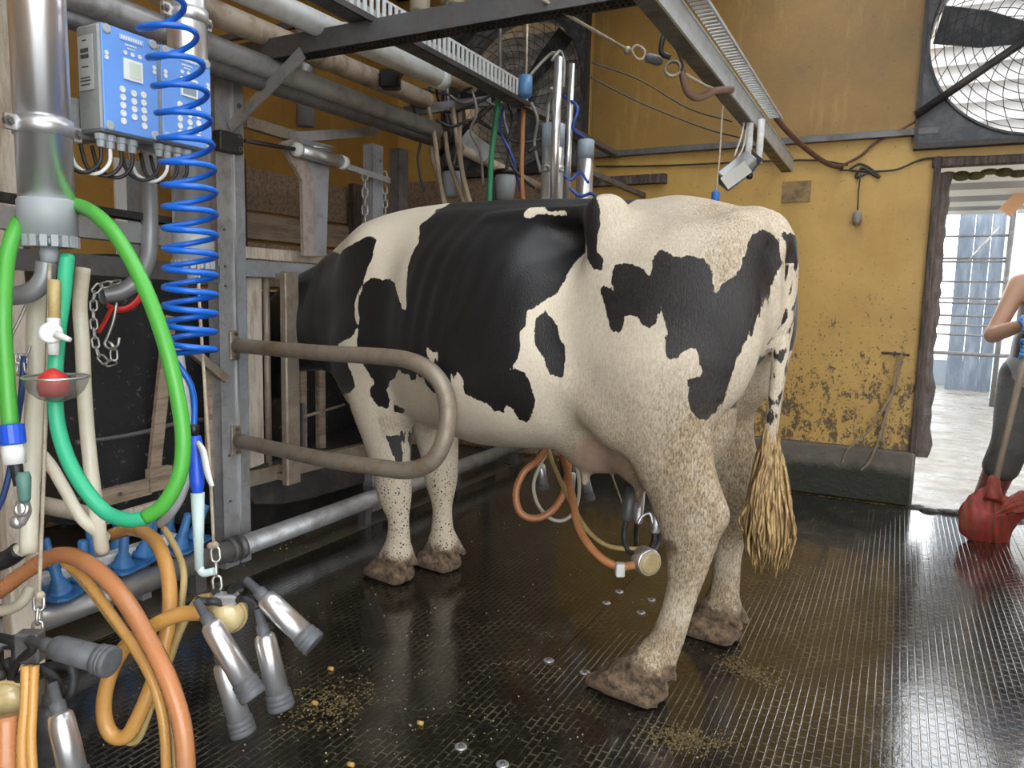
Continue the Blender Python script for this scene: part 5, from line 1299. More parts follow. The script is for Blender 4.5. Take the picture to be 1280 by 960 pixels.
def cow_material():
    m, N, L, B = new_mat('cow_coat')
    def attr(n):
        a = N.new('ShaderNodeAttribute'); a.attribute_name = n; return a.outputs['Fac']
    v = coords(N, L)
    hair = coords(N, L, 'Object', (1.0, 1.0, 0.35))
    fine = noise(N, L, 170, 3, 0.7, hair)
    mid = noise(N, L, 26, 5, 0.65, v)
    # ragged patch edge
    e = math_n(N, L, 'ADD', attr('patch'), math_n(N, L, 'MULTIPLY', math_n(N, L, 'SUBTRACT', noise(N, L, 60, 4, 0.7, hair), 0.5), 0.022))
    e = math_n(N, L, 'ADD', e, math_n(N, L, 'MULTIPLY', math_n(N, L, 'SUBTRACT', fine, 0.5), 0.006))
    pf = ramp(N, L, math_n(N, L, 'MULTIPLY_ADD', e, 60.0), 0.46, 0.54)
    pf.node.inputs[0].links[0].from_node.inputs[2].default_value = 0.5
    white = mix(N, L, fine, (0.66, 0.56, 0.40), (0.90, 0.83, 0.70))
    # yellow-brown soiling in the white coat
    d = attr('dirt')
    df = math_n(N, L, 'MULTIPLY', d, math_n(N, L, 'MULTIPLY_ADD', mid, 1.6)); df.node.inputs[1].links[0].from_node.inputs[2].default_value = -0.15
    fl = ramp(N, L, noise(N, L, 190, 6, 0.85, hair), 0.44, 0.60)
    df2 = math_n(N, L, 'MULTIPLY', math_n(N, L, 'MULTIPLY', d, fl), 1.0)
    white = mix(N, L, math_n(N, L, 'MINIMUM', math_n(N, L, 'MAXIMUM', df, 0.0), 0.8), white, (0.42, 0.30, 0.16))
    white = mix(N, L, math_n(N, L, 'MINIMUM', df2, 0.82), white, (0.11, 0.072, 0.038))
    # dark freckles on the forelegs
    vor = N.new('ShaderNodeTexVoronoi'); vor.inputs['Scale'].default_value = 75; L.new(v, vor.inputs['Vector'])
    sp = ramp(N, L, math_n(N, L, 'ADD', vor.outputs['Distance'], math_n(N, L, 'MULTIPLY', mid, 0.55)), 0.49, 0.56, (1, 1, 1), (0, 0, 0))
    white = mix(N, L, math_n(N, L, 'MULTIPLY', sp, attr('freckle')), white, (0.03, 0.026, 0.026))
    pk = attr('skin')
    white = mix(N, L, pk, white, mix(N, L, mid, (0.26, 0.165, 0.115), (0.52, 0.37, 0.28)))
    black = mix(N, L, fine, (0.004, 0.004, 0.005), (0.014, 0.0135, 0.015))
    black = mix(N, L, math_n(N, L, 'MINIMUM', math_n(N, L, 'MULTIPLY', df2, 0.5), 0.5), black, (0.16, 0.11, 0.07))
    c = mix(N, L, pf, white, black)
    # mud on the feet
    mf = ramp(N, L, math_n(N, L, 'ADD', attr('mud'), math_n(N, L, 'MULTIPLY', math_n(N, L, 'SUBTRACT', mid, 0.5), 0.9)), 0.42, 0.62)
    mudc = mix(N, L, ramp(N, L, noise(N, L, 34, 6, 0.75, v), 0.36, 0.66), (0.030, 0.019, 0.010), (0.30, 0.20, 0.12))
    c = mix(N, L, mf, c, mudc)
    L.new(c, B.inputs['Base Color'])
    B.inputs['Roughness'].default_value = 0.55
    rr = math_n(N, L, 'MULTIPLY_ADD', pf, -0.24); rr.node.inputs[2].default_value = 0.62
    L.new(rr, B.inputs['Roughness'])
    B.inputs['Sheen Weight'].default_value = 0.06
    B.inputs['Sheen Roughness'].default_value = 0.4
    h = math_n(N, L, 'ADD', math_n(N, L, 'MULTIPLY', noise(N, L, 260, 2, 0.6, hair), 0.6), math_n(N, L, 'MULTIPLY', math_n(N, L, 'MULTIPLY', d, fl), 0.5))
    h = math_n(N, L, 'ADD', h, math_n(N, L, 'MULTIPLY', math_n(N, L, 'MULTIPLY', mf, noise(N, L, 38, 6, 0.75, v)), 6.0))
    bump(N, L, B, h, 0.45, 0.006)
    return m

def build_cow():
    f = build_cow_field()
    V, Q = f.mesh(2)
    lump = np.sin(V[:, 0]*95+V[:, 1]*60)*np.sin(V[:, 1]*110-V[:, 2]*70)+0.7*np.sin(V[:, 0]*190+1)*np.sin(V[:, 2]*170+V[:, 1]*150)
    V[:, 0] += 0.0045*lump*np.clip((0.17-V[:, 2])/0.08, 0, 1); V[:, 2] += 0.0035*lump*np.clip((0.16-V[:, 2])/0.08, 0, 1)*np.clip((V[:, 2]-0.01)/0.03, 0, 1)
    uz = V[:, [0, 2]].copy()
    uz[V[:, 1] < -0.03, 0] += 0.10                     # the far flank carries a shifted pattern
    pd = np.full(len(V), -1.0)
    for k in ('neck', 'body', 'oval', 'rump', 'foreleg', 'elbow'):
        sd = poly_sd(uz, COAT[k])
        if k in ('foreleg', 'elbow'): sd = np.where(V[:, 1] > 0.0, sd, -1)
        if k == 'body': sd = np.where(uz[:, 1] > 1.46, np.maximum(sd, np.minimum(0.42-uz[:, 0], uz[:, 0]+0.40)), sd)
        pd = np.maximum(pd, sd)
    for k in ('w_flame', 'w_spine'): pd = np.minimum(pd, -poly_sd(uz, COAT[k]))
    pd = np.where(V[:, 0] > 1.2, 0.05, pd)              # head all black
    # lower legs and the udder stay white; the tail is pied
    tail = (V[:, 0] < -0.85) & (np.abs(V[:, 1]) < 0.05) & (V[:, 2] < 1.40)
    tn = np.sin(V[:, 2]*47+1.0+V[:, 0]*60)*0.6+np.sin(V[:, 2]*95+V[:, 1]*120)*0.6+np.sin(V[:, 1]*190+V[:, 2]*33)*0.8
    pd = np.where(tail, np.where(V[:, 2] > 1.32, 0.03, tn*0.005-0.003), pd)
    pd = np.where((V[:, 1] < -0.02) & (V[:, 0] < -0.60) & (V[:, 2] > 0.9) & (V[:, 2] < 1.36), np.minimum(0.03, (V[:, 2]-1.0+0.35*(V[:, 0]+0.72))*0.6), pd)
    udder = (V[:, 0] > -0.70) & (V[:, 0] < -0.10) & (V[:, 2] < 0.95)
    cen = np.sqrt(((V[:, 0]+0.40)/0.30)**2+(V[:, 1]/0.185)**2+((V[:, 2]-0.77)/0.21)**2)
    skin = np.clip((1.10-cen)/0.10, 0, 1)*(V[:, 2] < 0.90)
    pd = np.where(skin > 0.2, -0.05, pd)
    z = V[:, 2]; hind = np.clip((-V[:, 0]-0.15)/0.35, 0, 1)
    dirt = np.clip((1.05-z)/0.75, 0, 1)*(0.35+0.65*hind)*1.15+hind*0.26
    dirt += 0.55*np.exp(-((V[:, 0]+0.72)/0.13)**2-((z-1.47)/0.06)**2)+0.5*np.exp(-((V[:, 0]+0.80)/0.08)**2-((z-1.30)/0.12)**2)*(pd < 0)
    dirt += 0.35*np.exp(-((z-0.68)/0.06)**2)*(V[:, 0] > -0.3)*(V[:, 0] < 0.6)
    dirt += 0.8*np.exp(-((V[:, 0]+0.70)/0.07)**2-((z-0.50)/0.07)**2)*(V[:, 1] > 0)+0.5*np.exp(-((V[:, 0]+0.74)/0.06)**2-((z-0.80)/0.16)**2)
    dirt *= 1-0.55*np.exp(-((z-0.30)/0.11)**2)*(V[:, 0] < -0.4)
    dirt = np.clip(dirt, 0, 1.0)
    mud = np.clip((0.20-z)/0.12, 0, 1)*np.where(V[:, 0] < 0, 1.0, 0.8)
    mud = np.where((V[:, 0] < 0) & (V[:, 0] > -0.63) & (z < 0.26), np.maximum(mud, 0.6), mud)
    mud = np.maximum(mud, 0.66*np.exp(-((V[:, 0]+0.70)/0.055)**2-((z-0.495)/0.055)**2)*(V[:, 1] > 0.2))
    freckle = (V[:, 0] > 0.3)*np.clip((0.52-z)/0.1, 0, 1)
    o = np_mesh('dairy_cow', V, Q, cow_material(), None, dict(patch=pd, dirt=dirt, mud=mud, freckle=freckle, skin=skin))
    o.location = COW_O; o.rotation_euler = (0, 0, COW_RZ)
    tag(o, 'black and white dairy cow standing with its head through the stall front', 'cow')
    # tail switch: long hair hanging in wavy locks
    hair = MB(); r = random.Random(3)
    for i in range(230):
        a = r.uniform(0, 2*PI); q = math.sqrt(r.random())
        z0 = r.uniform(0.66, 0.86); z1 = r.uniform(0.375, 0.47)+0.05*(1-q)*r.random()
        w = 0.078*q*r.uniform(0.75, 1.1)
        lean = r.uniform(-0.012, 0.012)
        pts = []
        ph = r.uniform(0, 6); am = r.uniform(0.002, 0.006)
        for t in np.linspace(0, 1, 9):
            b = math.sin(min(1, t*1.25)*PI*0.5)**1.3*(1 if t < 0.7 else 1-(t-0.7)*0.9)
            b0 = 0.016*(1-t)
            z_ = z0+(z1-z0)*t
            pts.append((-0.875+(w*b+b0*q)*math.cos(a)+lean*t-0.012*t+am*math.sin(ph+t*13), (w*b+b0*q)*math.sin(a)*0.85+am*math.cos(ph+t*11), z_))
        hair.tube(pts, [0.0045, 0.006, 0.006, 0.0045, 0.001], 4)
    m, N, L, B = new_mat('tail_hair')
    v = coords(N, L, 'Object', (1, 1, 0.08))
    L.new(mix(N, L, ramp(N, L, noise(N, L, 150, 3, 0.6, v), 0.35, 0.65), (0.10, 0.052, 0.018), (0.62, 0.43, 0.19)), B.inputs['Base Color'])
    B.inputs['Roughness'].default_value = 0.5
    h = hair.build('tail_switch', m, None, recalc=False)
    h.parent = o; h['label'] = 'golden brown hair of the tail end'
    return o
cow = build_cow()
# ------------------------------------------------------------------ fans in the back wall
mat('fan_metal', (0.055, 0.06, 0.065), 0.45, 0.4, dirt=(0.20, 0.20, 0.21), dirt_amt=0.6, dscale=9, bumpy=0.1)
mt, N0, L0, B0 = new_mat('louvre')
B0.inputs['Base Color'].default_value = (0.72, 0.71, 0.70, 1); B0.inputs['Roughness'].default_value = 0.6
tr = N0.new('ShaderNodeBsdfTranslucent'); tr.inputs[0].default_value = (0.95, 0.94, 0.93, 1)
mx_ = N0.new('ShaderNodeMixShader'); mx_.inputs[0].default_value = 0.45
L0.new(B0.outputs[0], mx_.inputs[1]); L0.new(tr.outputs[0], mx_.inputs[2]); L0.new(mx_.outputs[0], N0['Material Output'].inputs[0])
def make_fan(label, cx, slat_m='louvre'):
    cz, R_, y = 2.71, 0.56, WALL_Y
    t = thing('wall_fan', label, 'fan', (cx, y, cz-0.6), 0, 'large fans in the back wall')
    hw = 0.585
    # square plate with a round hole
    n = 48; vs = []; fs = []
    for k in range(n):
        a = 2*PI*k/n; c, s = math.cos(a), math.sin(a); m = 1/max(abs(c), abs(s))
        for yy in (y-0.05, y-0.04):
            vs.append((cx+c*R_, yy, cz+s*R_)); vs.append((cx+c*m*hw, yy, cz+s*m*hw))
    for k in range(n):
        i, j = k*4, ((k+1) % n)*4
        fs += [(i, j, j+1, i+1), (i+2, i+3, j+3, j+2), (i+1, j+1, j+3, i+3), (i, i+2, j+2, j)]
    MB().add(vs, fs).build('face_plate', 'fan_metal', t)
    f = MB()
    for sx in (-1, 1): f.box((cx+sx*(hw+0.006), y+0.0, cz), (0.02, 0.12, 2*hw+0.03))
    for sz in (-1, 1): f.box((cx, y+0.0, cz+sz*(hw+0.006)), (2*hw+0.03, 0.14, 0.03))
    f.build('frame', 'dark_iron', t)
    MB().lathe([(0, R_+0.012), (0, R_), (0.30, R_), (0.30, R_+0.01)], (cx, y-0.07, cz), (cx, y, cz), 48, cap=False).build('shroud', 'fan_metal', t)
    for k in range(11):
        z = cz-R_-0.02+k*0.112
        MB().box((cx, y+0.30, z), (2*R_+0.1, 0.006, 0.135), Matrix.Rotation(0.40, 3, 'X')).build('louvre_slat', slat_m, t)
    g = MB()
    for k in range(1, 13): g.torus((cx, y-0.06, cz), (0, 1, 0), R_*k/12.5, 0.0022, 44, 4)
    for k in range(28):
        a0 = 2*PI*k/28
        g.tube([(cx+math.cos(a0+0.9*q)*R_*q, y-0.055, cz+math.sin(a0+0.9*q)*R_*q) for q in np.linspace(0.15, 1, 9)], 0.0022, 4)
    g.build('wire_guard', 'dark_iron', t)
    MB().lathe([(-0.05, 0.05), (-0.05, 0.10), (0.15, 0.10), (0.15, 0.05)], (cx, y+0.02, cz), (cx, y+1, cz), 20).build('hub', 'fan_metal', t)
    for k in range(3):
        a = 2*PI*k/3+0.87; e = Vector((math.cos(a), 0, math.sin(a))); p_ = Vector((-math.sin(a), 0, math.cos(a)))
        c0 = Vector((cx, y+0.10, cz))
        pl = [c0+e*0.09-p_*0.05, c0+e*0.30-p_*0.10, c0+e*0.53-p_*0.12, c0+e*0.54+p_*0.07, c0+e*0.3+p_*0.08, c0+e*0.09+p_*0.05]
        MB().prism([q+Vector((0, 0.35*(q-c0).dot(p_), 0)) for q in pl], (0, 0.006, 0)).build('blade', 'fan_metal', t)
    br = MB()
    for s in (-1, 1): br.tube([(cx+s*0.60, y-0.085, cz-0.42), (cx, y-0.085, cz+0.0)], 0.022, 10)
    br.build('cross_brace', 'dark_iron', t)
    return t
make_fan('big louvred wall fan above the doorway at the right', 0.60)
make_fan('big wall fan behind the overhead pipes and hoses', -2.65, mat('louvre_dimmed', (0.30, 0.28, 0.26), 0.5, 0.3, dirt=(0.10, 0.08, 0.06), dirt_amt=0.7, dscale=8))  # these louvres get less light; that dimness is put into an opaque grey

# ------------------------------------------------------------------ things on the yellow wall
wy = WALL_Y-0.02
def cable(label, pts, r, m, y=wy, name='wall_cable'):
    t = thing(name, label, 'cable', P(*pts[0], y=y))
    MB().tube(spline([P(a, b, y=y) for a, b in pts], 5), r, 7).build('cable_length', m, t)
    return t
mat('brown_cable', (0.16, 0.075, 0.05), 0.6, dirt=(0.07, 0.05, 0.04), dirt_amt=0.6, dscale=14)
mat('dry_root', (0.34, 0.27, 0.19), 0.85, dirt=(0.16, 0.11, 0.07), dirt_amt=0.6, dscale=20)
t = thing('wall_cable', 'thick brown cable sagging from the long tray along the yellow wall', 'cable', P(950, 120, d=4.4))
MB().tube(H([(948, 112, 3.75), (965, 140, 3.95), (985, 165, 4.1), (1010, 188, 4.3), (1035, 205, 4.42), (1052, 209, 4.5)], 6), 0.015, 8).build('cable_length', 'brown_cable', t)
cable('thin dark cable running up towards the fan from the sagging brown one', [(1050, 208), (1075, 195), (1095, 178), (1130, 160), (1150, 148)], 0.008, 'brown_cable')
cable('thin cable lying over the doorway top', [(1050, 212), (1085, 214), (1120, 212), (1150, 200), (1180, 197), (1280, 195)], 0.006, 'dark_iron')
cable('dark cable running level along the bottom of the brown panels', [(745, 208), (830, 207), (1000, 200), (1060, 206)], 0.006, 'dark_iron')
cable('knotted bunch of dark twine under the cable joint', [(1062, 212), (1075, 205), (1090, 212), (1100, 222), (1092, 218), (1078, 210), (1070, 222), (1085, 216)], 0.007, 'dark_iron')
t = thing('lamp_socket', 'grey lamp socket dangling on a thin cable at the yellow wall', 'lamp socket', P(1072, 280, y=wy-0.03))
MB().tube([P(1076, 215, y=wy-0.03), P(1073, 240, y=wy-0.03), P(1072, 264, y=wy-0.03)], 0.004, 6).build('cable', 'dark_iron', t)
MB().lathe([(0, 0.014), (0.02, 0.026), (0.06, 0.028), (0.085, 0.020)], P(1072, 263, y=wy-0.03), P(1071, 282, y=wy-0.03), 12).build('socket', mat('old_grey', (0.28, 0.25, 0.21), 0.6), t)
for pts, lab in (([(1127, 443), (1121, 462), (1116, 490), (1108, 515), (1100, 545), (1088, 575), (1076, 588)], 'longest dry root string hanging on the yellow wall'), ([(1127, 445), (1123, 470), (1112, 505), (1104, 540), (1107, 565)], 'middle dry root string hanging on the yellow wall'), ([(1117, 490), (1104, 510), (1085, 540), (1062, 560), (1052, 578)], 'dry root string spreading lowest to the left')):
    cable(lab, pts, 0.006, 'dry_root', wy-0.03 if pts[-1][1] < 570 else wy-0.075, 'dry_root')
cable('short dark stick fixed across the top of the dry roots', [(1102, 441), (1120, 442), (1137, 444)], 0.008, 'dark_wood', wy, 'wall_peg')

# ------------------------------------------------------------------ hanging from the long tray and the cross beam
t = thing('light_fitting', 'small floodlight hanging on two white tubes from the long tray', 'lamp', P(925, 210, d=3.3))
LD = 3.3
for a, b in (((939, 130), (935, 198)), ((952, 150), (948, 205))):
    MB().tube([P(*a, d=LD), P(*b, d=LD)], 0.016, 10).build('hanger_tube', 'white_pipe', t)
R_ = (P(897, 222, d=LD)-P(930, 198, d=LD)).normalized()
MB().beam(P(903, 228, d=LD), P(940, 200, d=LD), 0.07, 0.085, up=CM@np.array([0.5, 0.6, 0.3]), bev=0.006).build('housing', 'galv', t)
MB().beam(P(905, 230, d=LD-0.05), P(935, 208, d=LD-0.05), 0.006, 0.06, up=CM@np.array([0.5, 0.6, 0.0])).build('lamp_glass', mat('pale_glass', (0.55, 0.56, 0.50), 0.2), t)
MB().box(P(938, 203, d=LD), (0.07, 0.012, 0.085), Matrix.Rotation(0.7, 3, 'Y')).build('end_plate', 'dark_iron', t)
MB().ball(P(937, 220, d=LD), 0.016, 10, 8).build('lead_gland', 'black_plastic', t)
for k, (a, b, c_) in enumerate((((932, 128), (928, 165), (918, 195)), ((936, 140), (930, 180), (922, 198)))):
    MB().tube(spline([P(*a, d=LD), P(*b, d=LD), P(*c_, d=LD)], 5), 0.004, 6).build('lead', 'white_plastic', t)
t = thing('pull_cord', 'thin pull cord with blue handle hanging by the floodlight', 'cord', P(895, 255, d=3.2))
MB().tube(spline([P(906, 122, d=3.2), P(903, 140, d=3.2), P(900, 190, d=3.2), P(895, 238, d=3.2)], 4), 0.0035, 6).build('cord_length', 'rope_fibre', t)
MB().lathe([(0, 0.008), (0.01, 0.018), (0.05, 0.018), (0.055, 0.01)], P(895, 238, d=3.2), P(894, 256, d=3.2), 12).build('blue_handle', mat('handle_blue', (0.02, 0.17, 0.62), 0.4), t)
# pale rope with shackles
t = thing('support_rope', 'pale rope stretched across to the long tray with shackle and knot', 'rope', P(680, 0, d=2.2))
MB().tube([P(655, -15, d=2.3), P(720, 25, d=2.4), P(782, 61, d=2.5)], 0.0055, 8).build('rope_length', 'rope_fibre', t)
MB().ball(P(784, 63, d=2.5), (0.014, 0.012, 0.014), 8, 6).build('knot', 'rusty_tube', t)
MB().tube(spline([P(790, 62, d=2.5), P(797, 57, d=2.5), P(806, 64, d=2.5), P(803, 74, d=2.5), P(795, 72, d=2.5)], 4, True), 0.0045, 6, closed=True).build('shackle', 'rope_fibre', t)
MB().lathe([(0, 0.006), (0.01, 0.016), (0.05, 0.017), (0.062, 0.008)], P(806, 71, d=2.5), P(832, 79, d=2.5), 10).build('turnbuckle', 'grey_rubber', t)
MB().torus(P(841, 86, d=2.5), (0.3, -1, 0.2), 0.026, 0.006, 18, 7).build('iron_ring', 'rusty_tube', t)
MB().tube([P(856, 92, d=2.5), P(880, 106, d=2.6), P(903, 115, d=2.7)], 0.005, 7).build('rope_tail', 'rope_fibre', t)
t = thing('hanging_tube', 'brown bent rubber tube slung between the ring and the long tray', 'tube', P(860, 115, d=2.6))
MB().tube(H([(852, 86, 2.5), (856, 105, 2.52), (862, 118, 2.55), (875, 122, 2.6), (893, 114, 2.65), (915, 112, 2.7)], 6), 0.013, 9).build('tube', mat('brown_rubber', (0.20, 0.12, 0.085), 0.6), t)
t = thing('suspension_hook', 'rusty hook with red brown disc under the cross beam end', 'hook', P(836, 40, d=2.45))
MB().tube(H([(836, 8, 2.45), (835, 30, 2.45), (828, 50, 2.45), (827, 66, 2.45), (838, 72, 2.45)], 5), 0.009, 8).build('hook_bar', 'dark_iron', t)
MB().lathe([(0, 0.028), (0.008, 0.028), (0.01, 0.02)], P(846, 43, d=2.45), P(842, 36, d=2.40), 16).build('disc', mat('rust_red', (0.16, 0.045, 0.03), 0.6), t)
MB().tube(H([(838, 50, 2.45), (846, 62, 2.45), (853, 80, 2.45), (852, 88, 2.45)], 5), 0.005, 7).build('wire_loop', 'dark_iron', t)
# blue float on a cord, with the coloured hoses behind it
t = thing('float_weight', 'blue cylinder weight hanging on a cord over the cow', 'weight', P(657, 122, d=3.2))
MB().tube([P(660, -20, d=3.2), P(658, 92, d=3.2)], 0.005, 7).build('cord_length', 'rope_fibre', t)
MB().lathe([(0, 0.014), (0.006, 0.030), (0.085, 0.031), (0.095, 0.022), (0.10, 0.008)], P(657, 94, d=3.2), P(656, 125, d=3.2), 18).build('weight_body', mat('float_blue', (0.07, 0.18, 0.36), 0.4), t)
hose('milk_hose', 'orange hose rising behind the cow below the blue weight', [(655, 116, 3.88), (653, 170, 3.88), (652, 220, 3.88), (655, 268, 3.88)], 0.0125, mat('rust_hose', (0.40, 0.17, 0.07), 0.45))
hose('milk_hose', 'dark green hose hanging behind the cow withers', [(626, 105, 3.72), (620, 150, 3.75), (614, 200, 3.78), (611, 268, 3.8)], 0.0145, 'dark_green_hose')
mat('old_tan', (0.34, 0.27, 0.19), 0.5, dirt=(0.18, 0.13, 0.08), dirt_amt=0.6, dscale=12)
for pts, lab in (([(537, 165, 4.0), (541, 200, 4.0), (552, 235, 4.0), (558, 262, 4.0)], 'leftmost old tan hose hanging from the thick pipe end'), ([(556, 165, 4.0), (561, 200, 4.0), (573, 235, 4.0), (583, 262, 4.0)], 'second old tan hose hanging right of the pipe end'), ([(532, 120, 3.9), (543, 170, 3.9), (549, 220, 3.9), (556, 262, 3.9)], 'long old tan hose dropping past the pipe end'), ([(566, 135, 3.9), (572, 180, 3.9), (580, 225, 3.9), (590, 262, 3.9)], 'old tan hose next to the dark green hose'), ([(575, 134, 3.97), (575, 190, 4.0), (584, 262, 4.0)], 'short dark tan hose among the hanging hoses')):
    hose('old_hose', lab, pts, 0.013, 'old_tan')
rr = random.Random(21)
mat('dark_cable', (0.03, 0.028, 0.03), 0.5); mat('blue_cable', (0.03, 0.08, 0.35), 0.45); mat('grey_cable', (0.25, 0.24, 0.22), 0.5)
wires = [([(480, 98), (500, 105), (520, 118), (540, 108)], 'dark_cable', 'black cable bundle end at the beige pipe'), ([(488, 92), (510, 110), (530, 112), (560, 118), (590, 110)], 'dark_cable', 'dark cable sagging between the pipe ends'), ([(545, 105), (548, 125), (560, 140), (590, 132), (615, 118)], 'dark_cable', 'dark cable drooping under the slotted tray'),
         ([(634, 108), (628, 140), (626, 165), (640, 195), (648, 230), (655, 250)], 'blue_cable', 'dark blue cable curving left of the orange hose'), ([(690, 75), (700, 64), (705, 80), (704, 110)], 'grey_cable', 'pale cable bowed over the slim bright pipes'), ([(662, 95), (680, 75), (692, 66), (700, 72)], 'grey_cable', 'pale cable leading from the blue weight to the slim pipes'),
         ([(690, 110), (686, 130), (684, 155)], 'grey_cable', 'short pale cable down to the capped cylinder'), ([(705, 195), (700, 210), (712, 225), (725, 215), (735, 228)], 'blue_cable', 'bright blue tube knot by the far cylinder'), ([(712, 235), (725, 245), (738, 242), (746, 246)], 'blue_cable', 'bright blue tube lying at the cow hip line'),
         ([(600, 150), (625, 168), (650, 178), (680, 172), (705, 150)], 'dark_cable', 'dark cable sagging behind the orange hose'), ([(660, 190), (675, 180), (685, 165)], 'dark_cable', 'dark cable rising to the capped cylinder'), ([(740, 78), (800, 100), (860, 135), (915, 152)], 'dark_cable', 'thin dark wire crossing before the brown panel'), ([(735, 95), (800, 128), (880, 160), (925, 172)], 'dark_cable', 'lower thin dark wire crossing before the brown panel')]
wires += [([(505, 118), (520, 140), (528, 165), (522, 200), (530, 240)], 'dark_cable', 'dark cable drooping left of the hanging tan hoses'), ([(590, 112), (596, 140), (588, 165), (600, 190), (604, 230)], 'grey_cable', 'grey cable twisting down left of the dark green hose'), ([(632, 118), (640, 150), (634, 185), (645, 215), (668, 235)], 'dark_cable', 'dark cable crossing behind the orange hose low down'),
          ([(545, 150), (565, 158), (590, 150), (612, 160)], 'dark_cable', 'dark cable looped across the tan hoses'), ([(664, 128), (672, 150), (668, 180), (676, 215)], 'grey_cable', 'grey cable hanging left of the capped cylinder'), ([(705, 120), (722, 135), (716, 160), (730, 172)], 'blue_cable', 'blue cable tangled between the slim pipes and far cylinder'), ([(560, 118), (578, 128), (600, 124), (620, 132), (640, 126)], 'grey_cable', 'pale cable lying along under the slotted tray end')]
for pts, m, lab in wires:
    d0 = 3.9 if pts[0][0] < 650 else 3.4
    th = 0.0035 if 'thin' in lab else 0.0075
    t = thing('loose_cable', lab, 'cable', P(*pts[0], d=d0))
    MB().tube(H([(a, b, d0+0.05*math.sin(a)) for a, b in pts], 6), th, 6).build('cable_length', m, t)
# bracket carrying the hoses, and a dark pulsator block
t = thing('hose_bracket', 'dark steel bracket above the hanging tan hoses', 'bracket', P(560, 135, d=3.95))
MB().beam(P(505, 140, d=3.95), P(614, 126, d=3.95), 0.03, 0.05).build('bar', 'galv_dark', t)
t = thing('pulsator', 'black pulsator block at the end of the beige pipe', 'pulsator', P(488, 100, d=3.5))
MB().box(P(488, 100, d=3.5), (0.09, 0.07, 0.085), Matrix.Rotation(0.4, 3, 'Z'), bev=0.008).build('housing', 'black_plastic', t)
MB().ball(P(500, 92, d=3.45), 0.018, 10, 8).build('knob', 'rust_red', t)
t = thing('receiver_pipe', 'slanting beige pipe crossing behind the hanging hoses', 'pipe', P(580, 190, d=4.3))
MB().tube([P(575, 186, d=4.3), P(690, 241, y=WALL_Y-0.01)], 0.03, 12).build('pipe_length', 'beige_pipe', t)
MB().beam(P(580, 170, d=4.4), P(612, 194, d=4.4), 0.02, 0.09).build('sheet_plate', 'galv', t)
# pair of cream drums up under the roof
for k, (px, r_, lab) in enumerate(((525, 0.06, 'left cream drum hanging under the roof'), (566, 0.07, 'right cream drum hanging under the roof'))):
    q = P(px, 16 if k == 0 else 8, d=4.3)
    t = thing('ceiling_drum', lab, 'drum', q)
    MB().lathe([(0, r_*0.6), (0.01, r_), (0.16, r_), (0.17, r_*0.7)], q, q+Vector((0, 0, 1)), 20).build('drum_body', 'cream_hose', t)
    MB().tube([q+Vector((0, 0, 0.16)), Vector((q.x, q.y, 3.5))], 0.012, 8).build('hanger', 'galv_dark', t)

# ------------------------------------------------------------------ seen through the doorway
t = thing('yard_gate', 'galvanised yard gate of thin level bars seen through the doorway', 'gate', P(1220, 441, y=11)-Vector((0, 0, 0.6)))
gy_ = 11.0
gl, gr = P(1178, 400, y=gy_).x, P(1250, 400, y=gy_).x
for py in (295, 323, 327, 352, 373, 379, 395, 407, 419):
    z = P(1215, py, y=gy_).z; MB().tube([(gl-0.3, gy_, z), (gr, gy_, z)], 0.014, 8).build('bar', 'galv_dark', t)
z = P(1215, 442, y=gy_).z
MB().tube(spline([(gl-0.3, gy_, z), (gr-0.1, gy_, z-0.01), (gr+0.15, gy_, z), (gr+0.26, gy_, z+0.08), (gr+0.3, gy_, z+0.25)], 5), 0.024, 10).build('bottom_tube', 'galv_dark', t)
MB().tube([(gr, gy_, -0.03), (gr+0.03, gy_, P(1253, 262, y=gy_).z)], 0.03, 10).build('end_post', 'galv_dark', t)
MB().tube([(gl-0.3, gy_, -0.03), (gl-0.3, gy_, 2.4)], 0.03, 10).build('end_post', 'galv_dark', t)
MB().tube([P(1212, 325, y=gy_), P(1250, 282, y=gy_)], 0.014, 8).build('diagonal_bar', 'galv', t)
t = thing('sheet_door', 'weathered blue grey sheet door standing behind the yard gate', 'door', P(1215, 440, y=13))
sy_ = 13.0
mat('sheet_blue', (0.09, 0.115, 0.15), 0.5, dirt=(0.20, 0.23, 0.27), dirt_amt=0.8, dscale=3, stretch=(3, 1, 0.5))
x0, x1 = P(1188, 400, y=sy_).x, P(1250, 400, y=sy_).x
z0_, z1_ = -0.03, P(1215, 258, y=sy_).z
for k in range(3):
    xa = x0+(x1-x0)*k/3; xb = x0+(x1-x0)*(k+1)/3
    MB().box(((xa+xb)/2, sy_, (z0_+z1_)/2), (xb-xa-0.006, 0.04, z1_-z0_)).build('sheet', 'sheet_blue', t)
t = thing('yard_post', 'pale blue steel post right of the sheet door', 'post', P(1262, 440, y=12))
MB().box((P(1262, 300, y=12).x, 12, 1.75), (0.10, 0.10, 3.56)).build('post', mat('pale_blue', (0.50, 0.66, 0.72), 0.5), t)
t = thing('yard_wall', 'white wall at the far right beyond the doorway', 'wall', (2.5, 12.6, 0))
MB().box((P(1270, 300, y=12.6).x+1.2, 12.6, 1.4), (2.4, 0.1, 2.86)).build('panel', mat('white_wall', (0.85, 0.85, 0.84), 0.6), t)
t = thing('lean_to_shed', 'corrugated lean to roof seen through the doorway top', 'roof', P(1225, 215, y=9))
